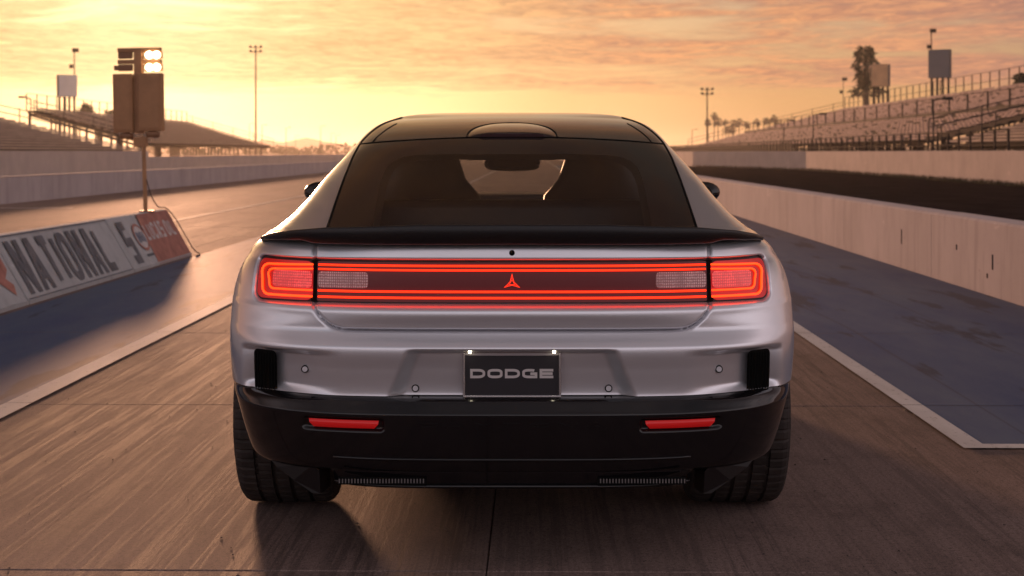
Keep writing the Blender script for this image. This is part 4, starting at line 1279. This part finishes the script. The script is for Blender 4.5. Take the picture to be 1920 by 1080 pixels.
# --- patches that follow the rear surface
def patch(name, x0, x1, z0, z1, r, off, mat, parent, nx=60, nz=10, taper=(0, 0)):
    """rounded panel; off > 0 is deeper than the plain surface"""
    vv = []
    us = np.concatenate([np.linspace(0, .5, nx // 2 + 1) ** 1.6 * .5 / (.5 ** 1.6), 1 - (np.linspace(0, .5, nx // 2 + 1) ** 1.6 * .5 / (.5 ** 1.6))[::-1][1:]])
    for u in us:
        x = x0 + (x1 - x0) * u
        dxe = min(x - x0, x1 - x)
        ins = r - math.sqrt(max(0, r * r - (r - dxe) ** 2)) if dxe < r else 0
        ta = taper[0] * (1 - u) + taper[1] * u
        for j in range(nz + 1):
            z = z0 + ins + ta * .5 + (z1 - z0 - 2 * ins - ta) * j / nz
            vv.append((x, sy(x, z) + off, z))
    n = len(us); ff = []
    for i in range(n - 1):
        for j in range(nz):
            a = i * (nz + 1) + j; ff.append((a, a + nz + 1, a + nz + 2, a + 1))
    return link(name, np_mesh(name, vv, ff, mat, True), parent)
def rear_tube(name, pts, off, rad, mat, parent, closed=False, n=6, flat=None):
    P = [Vector((x, sy(x, z) + off, z)) for x, z in pts]
    if closed: P = P + [P[0], P[1]]
    return MB().tube(P, rad, n).build(name, mat, parent, smooth=True)

# tail lamps: one long lens across the tailgate, one at each corner
tl = PARTS['tailgate']
lamp_z = patch('lamp_bezel', -.8035, .8035, .7915, .9225, .026, .0245, M['bezel'], car, 160, 10)
lamp_c = patch('lamp_lens', -.594, .594, .797, .917, .004, .0215, M['lens'], tl, 100, 8)
for s in (-1, 1):
    a, b = sorted((s * .607, s * .797))
    lens = patch('lamp_lens', a, b, .798, .916, .022, .0205, M['lens_lit'], car, 40, 10)
    def arm(ztop, zbot, xe, r, x0):
        p = [(x0, ztop)]
        for q in np.linspace(x0, xe - r, 8)[1:]: p.append((q, ztop - 0.006 * (q - x0) / (xe - x0)))
        zt = ztop - 0.006
        p += [(xe - r + r * math.sin(a_), zt - r + r * math.cos(a_)) for a_ in np.linspace(0, math.pi / 2, 6)[1:]]
        p += [(xe - 0.004, (zt + zbot) / 2)]
        p += [(xe - .006 - r + r * math.cos(a_), zbot + r - r * math.sin(a_)) for a_ in np.linspace(0, math.pi / 2, 6)]
        for q in np.linspace(xe - r - .006, x0, 8)[1:]: p.append((q, zbot))
        return [(s * x, z) for x, z in p]
    rear_tube('light_tube', arm(.9065, .8105, .783, .022, .609), .014, .0038, M['ringlight2'], lens)
    rear_tube('light_tube', arm(.8935, .8290, .759, .016, .609), .015, .0033, M['ringlight2'], lens)
    a, b = sorted((s * .611, s * .742))
    patch('brake_lamp', a, b, .836, .886, .012, .0175, M['brake'], lens, 30, 6)
    a, b = sorted((s * .585, s * .613))
    patch('lamp_gap', a, b, .794, .920, .001, .0232, M['void'], car, 6, 8)
    a, b = sorted((s * .592, s * .435))
    patch('reverse_lamp', a, b, .838, .886, .012, .0195, M['reverse'], lamp_c, 30, 6)
for (z, rr) in ((.9065, .0037), (.8935, .0034), (.8105, .0037), (.8290, .0038)):
    rear_tube('light_tube', [(x, z) for x in np.linspace(-.590, .590, 60)], .016, rr, M['ringlight'], lamp_c)
# three pointed emblem, glowing outline
E0 = (0.0, .8595); er = .027
star = []
for k in range(3):
    a = math.pi / 2 + k * 2 * math.pi / 3
    star.append((er * math.cos(a), er * math.sin(a)))
    a2 = a + math.pi / 3
    star.append((er * .24 * math.cos(a2), er * .24 * math.sin(a2)))
mb = MB()
def onlens(p, off=.0195): return Vector((p[0] + E0[0], sy(p[0], p[1] + E0[1]) + off, p[1] + E0[1] - .004))
for q in ribbon(star, .0009, True): mb.add([onlens(p) for p in q], [(0, 1, 2, 3)])
mb.build('emblem', M['ringlight'], lamp_c)
mb = MB()
tri = [(er * .36 * math.cos(math.pi / 2 + k * 2 * math.pi / 3), er * .36 * math.sin(math.pi / 2 + k * 2 * math.pi / 3)) for k in range(3)]
for q in ribbon(tri, .0007, True): mb.add([onlens(p) for p in q], [(0, 1, 2, 3)])
for k in range(3): mb.add([onlens(p) for p in (ribbon([tri[k], star[2 * k]], .0006, False)[0])], [(0, 1, 2, 3)])
mb.build('emblem', M['ringlight'], lamp_c)

# rear camera eye
def disc(name, x, z, r, off, mat, parent, depth=.004, n=18):
    y = sy(x, z) + off
    return MB().tube([(x, y, z), (x, y - depth, z), (x, y - depth - .001, z)], [r, r, r * .8], n).build(name, mat, parent, smooth=False)
disc('camera_eye', 0, .947, .0085, .001, M['void'], tl)
# parking sensors
for s in (-1, 1):
    for (x, z, off) in ((.624, .596, .014), (.289, .543, .027)):
        y = min(ss(x - .012, z), ss(x, z), ss(x + .012, z)) + (.002 if x > .4 else -.002)
        sn = MB().tube([(s * x, y + .012, z), (s * x, y - .0015, z)], [.0115, .0115], 20).build('parking_sensor', M['void'], PARTS['body'])
        MB().tube([(s * x, y + .002, z), (s * x, y - .0030, z)], [.0088, .0082], 18).build('sensor_face', M['paint'], sn)
# side outlets with upright slats
for s in (-1, 1):
    a, b = sorted((s * .716, s * .796))
    v = patch('air_outlet', a, b, .508, .646, .016, .026, M['void'], PARTS['body'], 24, 12)
    for k in range(8):
        x = s * (.723 + k * .0095)
        MB().tube([(x, sy(x, z) + .021, z) for z in np.linspace(.516, .638, 6)], .0020, 5).build('slat', M['void'], v, smooth=True)
# red reflectors in the black bumper, with a faint glow added
for s in (-1, 1):
    a, b = sorted((s * .392, s * .604))
    vv = []
    n = 14
    for (zz, ins, oo) in ((.459, 0, .004), (.459, 0, .001), (.448, .002, -.001), (.435, .014, .002), (.435, .014, .006)):
        for i in range(n + 1):
            x = a + ins + (b - a - 2 * ins) * i / n
            vv.append((x, sy(x, zz) + oo, zz))
    ff = [(j * (n + 1) + i, j * (n + 1) + i + 1, (j + 1) * (n + 1) + i + 1, (j + 1) * (n + 1) + i) for j in range(4) for i in range(n)]
    link('bumper_reflector', np_mesh('bumper_reflector', vv, ff, M['reflector'], True), PARTS['lower_bumper'])
# raised word on the black bumper
word = 'DAYTONA'
text_parts(word, .058, .017, .024, .0028, lambda u, v, o: Vector((u - .275, sy(u - .275, .437 + v) - .0012 - o, .437 + v)), M['gloss'], PARTS['lower_bumper'], depth=.002)

# number plate in its frame
pr = PARTS['body']
PY, PZ = -.9295, .589
plate = MB().box((0, PY, PZ), (.284, .004, .134)).build('number_plate', M['plate'], pr, bevel=.0012)
ro = [(-.146, -.070), (.146, -.070), (.146, .070), (-.146, .070)]
mb = MB()
for (cx, cz, sx_, sz_) in ((0, .0668, .2925, .0062), (0, -.0668, .2925, .0072), (-.1428, 0, .0066, .1264), (.1428, 0, .0066, .1264)):
    mb.box((cx, PY - .004, PZ + cz), (sx_, .010, sz_))
mb.build('plate_frame', M['chrome'], plate, bevel=.0018)
text_parts('DODGE', .0445, .0275, .0072, .0038, lambda u, v, o: Vector((u - .1245, PY - .0022 - o, PZ - .0125 + v)), M['plate_letter'], plate, depth=.001)
for s in (-1, 1):
    MB().tube([(s * .125, PY - .020, PZ + .0695), (s * .125, PY - .020, PZ + .0645)], [.0045, .004], 12).build('plate_lamp', M['plate_lamp'], pr)

# lower diffuser panel with slotted grilles
df = MB()
prof = [(-.962, .344), (-.970, .340), (-.968, .300), (-.950, .258), (-.925, .252), (-.70, .26), (-.70, .33)]
vs_, fs_ = [], []
xsd = list(np.linspace(-.535, .535, 31))
for x in xsd:
    e_ = max(0, abs(x) - .505) / .03
    for (y, z) in prof:
        dy_ = sy(x, .33) - sy(0, .33)
        vs_.append((x, y + dy_ + .012 * e_ * e_ + (.004), z + (.012 * e_ if z < .3 else 0)))
n = len(prof)
for i in range(len(xsd) - 1):
    for j in range(n - 1):
        a = i * n + j; fs_.append((a, a + 1, a + n + 1, a + n))
fs_.append(tuple(range(n))); fs_.append(tuple(range((len(xsd) - 1) * n, len(xsd) * n)))
diff = df.add(vs_, fs_).build('diffuser', M['gloss'], car)
for s in (-1, 1):
    g = MB().box((s * .385, -.955, .276), (.26, .012, .020)).build('grille', M['void'], diff)
    for k in range(28):
        x = s * (.262 + k * .0092)
        MB().box((x, -.9625, .277), (.003, .006, .012)).build('grille_bar', M['grille'], g)
MB().tube([(x, sy(x, .343) - .0015, .343 + .002 * (abs(x) / .53) ** 4) for x in np.linspace(-.53, .53, 41)], .0045, 8).build('diffuser_lip', M['gloss'], diff, smooth=True)
MB().tube([(x, sy(x, .33) - sy(0, .33) - .950, .2575 + .010 * (abs(x) / .53) ** 8) for x in np.linspace(-.53, .53, 41)], .006, 8).build('diffuser_lip', M['gloss'], diff, smooth=True)
# glossy blades under the corners, beside the diffuser
for s in (-1, 1):
    poly = [(.775, .332), (.597, .312), (.578, .292), (.574, .226), (.60, .226), (.66, .258), (.72, .288)]
    pts_ = []
    for (yo, k_) in ((0.0, 1.0), (.10, .97)):
        for (x, z) in poly: pts_.append((s * x * k_, sy(x, .33) + .02 + yo, z))
    n_ = len(poly)
    MB().add(pts_, [tuple(range(n_)), tuple(range(2 * n_ - 1, n_ - 1, -1))] + [(i, i + n_, (i + 1) % n_ + n_, (i + 1) % n_) for i in range(n_)]).build('corner_blade', M['satin_brown'], car)

# spoiler
vs_, fs_ = [], []
xsd = list(np.linspace(-.812, .812, 81))
for x in xsd:
    t = abs(x) / .812
    yt = sy(x, .955) - .045 * (1 - t ** 5) - .004
    zt = np.interp(t, [0, .35, .7, .86, .95, 1], [1.034, 1.033, 1.022, 1.008, .992, .976])
    zb_ = np.interp(t, [0, .74, .76, .79, .95, 1], [.9745, .972, .974, .981, .972, .964])
    L = .17 * (1 - .72 * t ** 4); zfr = np.interp(t, [0, .7, .9, 1], [.984, .982, .972, .960])
    for (y, z) in ((yt + .06, zb_ + .002), (yt + .012, zb_), (yt + .004, zb_ + .003), (yt - .002, zt - .006), (yt + .001, zt - .001), (yt + .006, zt), (yt + L * .5, (zt + zfr + .008) / 2 - .003), (yt + L, zfr), (yt + L + .01, zfr - .02)):
        vs_.append((x, y, z))
n = 9
for i in range(len(xsd) - 1):
    for j in range(n - 1):
        a = i * n + j; fs_.append((a, a + 1, a + n + 1, a + n))
fs_.append(tuple(range(n))); fs_.append(tuple(range((len(xsd) - 1) * n, len(xsd) * n)))
sp = MB().add(vs_, fs_).build('spoiler', M['satin'], car, smooth=True)

# black trim line round the rear glass, roof seams
def edge_path(c, r0, r1, off=0.0):
    return [full[r, (ncol - 1) // 2 + c] + np.array([0, -off, off]) for r in range(r0, r1, 4)]
for s in (-1, 1):
    MB().tube([tuple(p) for p in edge_path(s * NA, ROW_BASE - 6, ROW_TOP + 42)], .0045, 6).build('glass_trim', M['void'], car, smooth=True)
    cc = int(NA * .86) * s
    MB().tube([tuple(p) for p in edge_path(cc, ROW_TOP, ROW_TOP + 28)], .003, 6).build('roof_seam', M['void'], PARTS['roof'], smooth=True)
mid_ = (ncol - 1) // 2
MB().tube([tuple(full[ROW_TOP, mid_ + c]) for c in range(-NA, NA + 1, 5)], .0035, 6).build('roof_seam', M['void'], PARTS['roof'], smooth=True)
# roof blister with the high brake lamp
def roof_z(x, y):
    g = full[ROW_TOP - 10:, mid_ + int(round(min(1, abs(x) / .62) * NA))]
    return float(np.interp(y, g[:, 1], g[:, 2]))
bx, by = 26, 16
vv = []
for j in range(by + 1):
    t = j / by; y = .632 + .40 * t
    for i in range(bx + 1):
        u = i / bx * 2 - 1
        hw_ = .175 * max(.02, 1 - (t * .98) ** 2.4) ** .5
        x = u * hw_
        h = .036 * (1 - t) ** .7 * (1 - abs(u) ** 3.5) if t > 0 else 0
        h = .014 * (1 - t) ** .8 * (1 - abs(u) ** 3.5)
        yy = y
        vv.append((x, yy, roof_z(x, y) + h + .001))
ff = [(j * (bx + 1) + i, j * (bx + 1) + i + 1, (j + 1) * (bx + 1) + i + 1, (j + 1) * (bx + 1) + i) for j in range(by) for i in range(bx)]
# rear face
b0_ = len(vv)
for i in range(bx + 1): vv.append((vv[i][0], .618, roof_z(vv[i][0], .618) + .0005))
ff += [(i, b0_ + i, b0_ + i + 1, i + 1) for i in range(bx)]
bl = link('roof_blister', np_mesh('roof_blister', vv, ff, M['roofblack'], True), PARTS['roof'])
MB().tube([(u * .182 * 1.0, .632 + .40 * (max(0, 1 - u * u)) ** (1 / 2.4), roof_z(u * .182, .632 + .40 * (max(0, 1 - u * u)) ** (1 / 2.4)) + .001) for u in np.sin(np.linspace(-math.pi / 2, math.pi / 2, 33))], .003, 6).build('blister_seam', M['void'], PARTS['roof'], smooth=True)
hb = []
for (zz, ww, yy) in ((.001, .135, .6165), (.013, .115, .626)):
    for i in range(11):
        x = -ww + 2 * ww * i / 10
        hb.append((x, yy - .002, roof_z(0, .62) + zz))
link('high_brake_lamp', np_mesh('high_brake_lamp', hb, [(i, i + 1, i + 12, i + 11) for i in range(10)], M['bezel'], True), PARTS['roof'])

# mirrors
for s in (-1, 1):
    vv, ff = [], []
    for j in range(11):
        a = -math.pi / 2 + math.pi * j / 10
        for i in range(20):
            b = 2 * math.pi * i / 20
            x = s * (.925 + .095 * math.copysign(abs(math.cos(a)) ** .8, 1) * math.cos(b)); y = 1.95 + .07 * math.cos(a) * math.sin(b); z = 1.042 + .052 * math.sin(a) + .012 * math.cos(b)
            vv.append((x, y, z))
    ff = [(j * 20 + i, j * 20 + (i + 1) % 20, (j + 1) * 20 + (i + 1) % 20, (j + 1) * 20 + i) for j in range(10) for i in range(20)]
    mr = link('side_mirror', np_mesh('side_mirror', vv, ff, M['gloss'], True), car)
    MB().tube([(s * .78, 1.97, .985), (s * .88, 1.96, 1.01)], [.022, .018], 8).build('mirror_arm', M['gloss'], mr, smooth=True)
    MB().tube([(s * .925, 1.885, 1.042), (s * .925, 1.882, 1.042)], [.05, .048], 16).build('mirror_glass', M['frit'], mr)

# wheels
def wheel_mesh(nseg=300):
    Wd, Rr_, Rin = .325, .347, .255
    prof = []                        # x across (outer +), radius
    pts = [(-.150, Rin), (-.162, .275), (-.1655, .30), (-.160, .322), (-.150, .335), (-.140, .3405)]
    prof += [(p[0], p[1], 0) for p in pts]
    grooves = [-.085, -.028, .028, .085]
    x = -.134
    for g in grooves:
        prof += [(x, .3425 + .0042 * (1 - (x / .14) ** 2), 1), (g - .0075, .3425 + .0042 * (1 - (g / .14) ** 2), 1), (g - .0055, .336, 0), (g + .0055, .336, 0), (g + .0075, .3425 + .0042 * (1 - (g / .14) ** 2), 1)]
        x = g + .03
    prof += [(.134, .3428, 1)]
    prof += [(-p[0], p[1], 0) for p in pts[::-1]]
    n = len(prof)
    vv, ff = [], []
    for k in range(nseg):
        a = 2 * math.pi * k / nseg
        ph = k % 5
        for (x, r, tr) in prof:
            rr = r
            if ph == 0 and abs(x) > .09 and r > .325: rr = r - .0045
            if ph == 2 and tr and abs(x) < .09: rr = r - .003
            vv.append((x, -rr * math.cos(a), rr * math.sin(a)))
    for k in range(nseg):
        k2 = (k + 1) % nseg
        for j in range(n - 1):
            ff.append((k * n + j, k2 * n + j, k2 * n + j + 1, k * n + j + 1))
    return np_mesh('tyre', vv, ff, M['rubber'], False)
tyre_me = wheel_mesh()
rimb = MB()
rn = 40
for (xa, ra, xb_, rb) in ((.150, .256, .140, .245), (.140, .245, .02, .235), (.02, .235, -.14, .245), (-.14, .245, -.15, .256)):
    vs_ = []
    for i in range(rn):
        a = 2 * math.pi * i / rn; vs_ += [(xa, ra * math.cos(a), ra * math.sin(a)), (xb_, rb * math.cos(a), rb * math.sin(a))]
    rimb.add(vs_, [(2 * i, 2 * i + 1, (2 * i + 3) % (2 * rn), (2 * i + 2) % (2 * rn)) for i in range(rn)])
rim_me = rimb.mesh('rim', M['alloy'], True)
spk = MB()
for k in range(5):
    a = 2 * math.pi * k / 5
    for da in (-.16, .16):
        p0 = Vector((.10, .05 * math.cos(a + da), .05 * math.sin(a + da))); p1 = Vector((.115, .245 * math.cos(a + da * .8), .245 * math.sin(a + da * .8)))
        spk.tube([p0, p1], [.022, .016], 6)
spk.tube([(.08, 0, 0), (.125, 0, 0)], [.07, .05], 16)
spk_me = spk.mesh('spokes', M['gloss'])
dsc = MB(); dsc.tube([(.0, 0, 0), (.025, 0, 0)], [.19, .19], 32); dsc_me = dsc.mesh('brake_disc', M['alloy'])
for (x, y) in ((-.783, 0), (.783, 0), (-.783, 3.07), (.783, 3.07)):
    w = empty('wheel', (x, y, .346), 0, car)
    if x < 0: w.rotation_euler = (0, 0, math.pi)
    link('tyre', tyre_me, w); rm = link('rim', rim_me, w); link('spokes', spk_me, w); link('brake_disc', dsc_me, w)

# arch lips and liners
for s in (-1, 1):
    for yc_ in (0.0, 3.07):
        lo, hi = [], []
        for a in np.linspace(R(-8), R(188), 80):
            y = yc_ + (AR + .001) * math.cos(a); z = .345 + (AR + .001) * math.sin(a)
            if z < .30: continue
            (hi if z > .5225 else lo).append((y, z))
        segs_ = [[], [], []]
        for (y, z) in lo: segs_[0 if y > yc_ else 2].append((y, z))
        segs_[1] = hi
        for sg_, mt_ in zip(segs_, ('gloss', 'paint', 'gloss')):
            if len(sg_) < 3: continue
            P = [(s * (sx(y, z) - .004), y, z) for (y, z) in sg_]
            MB().tube(P, .0075, 7).build('arch_lip', M[mt_], PARTS['body'] if mt_ == 'paint' else PARTS['lower_bumper'], smooth=True)
        vs_, n = [], 40
        for a in np.linspace(R(-2), R(182), n):
            for x in (.50, .84):
                vs_.append((s * x, yc_ + (AR + .012) * math.cos(a), .345 + (AR + .012) * math.sin(a)))
        MB().add(vs_, [(2 * i, 2 * i + 1, 2 * i + 3, 2 * i + 2) for i in range(n - 1)]).build('wheel_liner', M['void'], car)
MB().box((0, 1.90, .25), (1.16, 3.9, .22)).build('underbody', M['void'], car)
MB().box((0, -.66, .39), (1.14, .10, .24)).build('underbody', M['void'], car)
for s in (-1, 1): MB().box((s * .70, 1.53, .24), (.26, 2.2, .20)).build('rocker_panel', M['gloss'], car)

# cabin: shelf, seats, dash, wheel, mirror
MB().box((0, .05, .80), (1.30, 1.2, .03)).build('load_floor', M['cabin'], car)
MB().box((0, 1.5, .60), (1.40, 2.2, .05)).build('cabin_floor', M['cabin'], car)
for s in (-1, 1): MB().box((s * .72, 1.4, .80), (.05, 2.0, .36)).build('door_lining', M['cabin'], car)
MB().box((0, 2.62, .80), (1.40, .60, .46)).build('dashboard', M['cabin'], car, bevel=.04)
def seat(cx, y0, zt, zb_, wid):
    root = empty('seat', (cx, y0, 0), 0, car)
    rows_ = [(zb_, .55, .00, .09), (zb_ + .18, .52, -.03, .10), (zt - .30, .50, -.06, .10), (zt - .20, .46, -.08, .09), (zt - .13, .34, -.095, .08), (zt - .07, .30, -.10, .08), (zt - .02, .27, -.105, .07), (zt, .18, -.10, .04)]
    vv, ff = [], []
    n = 24
    for (z, w, dy_, dp) in rows_:
        w *= wid / .5
        for i in range(n):
            a = 2 * math.pi * i / n
            cx_ = math.copysign(abs(math.cos(a)) ** .55, math.cos(a)); cy_ = math.copysign(abs(math.sin(a)) ** .7, math.sin(a))
            vv.append((w / 2 * cx_, dy_ + dp * cy_, z))
    for j in range(len(rows_) - 1):
        for i in range(n): ff.append((j * n + i, j * n + (i + 1) % n, (j + 1) * n + (i + 1) % n, (j + 1) * n + i))
    vv.append((0, -.10, zt + .004)); t_ = len(vv) - 1
    mb = MB().add(vv, ff); mb.f += [((len(rows_) - 1) * n + i, (len(rows_) - 1) * n + (i + 1) % n, t_) for i in range(n)]
    mb.build('seat_back', M['seatf'], root, smooth=True)
    MB().box((0, .25, zb_ + .02), (wid, .5, .16)).build('seat_cushion', M['seatf'], root, bevel=.05)
for s in (-1, 1):
    seat(s * .37, 1.22, 1.262, .62, .50)
MB().box((0, .55, .86), (1.20, .16, .40), M=Matrix.Rotation(R(-14), 3, 'X')).build('rear_seat_back', M['seatf'], car, bevel=.05)
MB().tube(smooth_path([(-.13, 2.08, 1.195), (-.11, 2.07, 1.225), (0, 2.07, 1.235), (.11, 2.07, 1.225), (.13, 2.08, 1.195), (.11, 2.08, 1.172), (0, 2.08, 1.165), (-.11, 2.08, 1.172), (-.13, 2.08, 1.195)], 4), .012, 6).add([(-.125, 2.085, 1.175), (.125, 2.085, 1.175), (.125, 2.085, 1.225), (-.125, 2.085, 1.225)], [(0, 1, 2, 3)]).build('interior_mirror', M['cabin'], car)
MB().tube([(-.37 + .185 * math.cos(a), 2.16 + .05 * math.sin(a), .93 + .17 * math.sin(a)) for a in np.linspace(0, 2 * math.pi, 33)], .016, 8).build('steering_wheel', M['cabin'], car, smooth=True)
MB().box((0, .92, 1.255), (.62, .05, .03)).build('roof_bow', M['cabin'], car, bevel=.01)
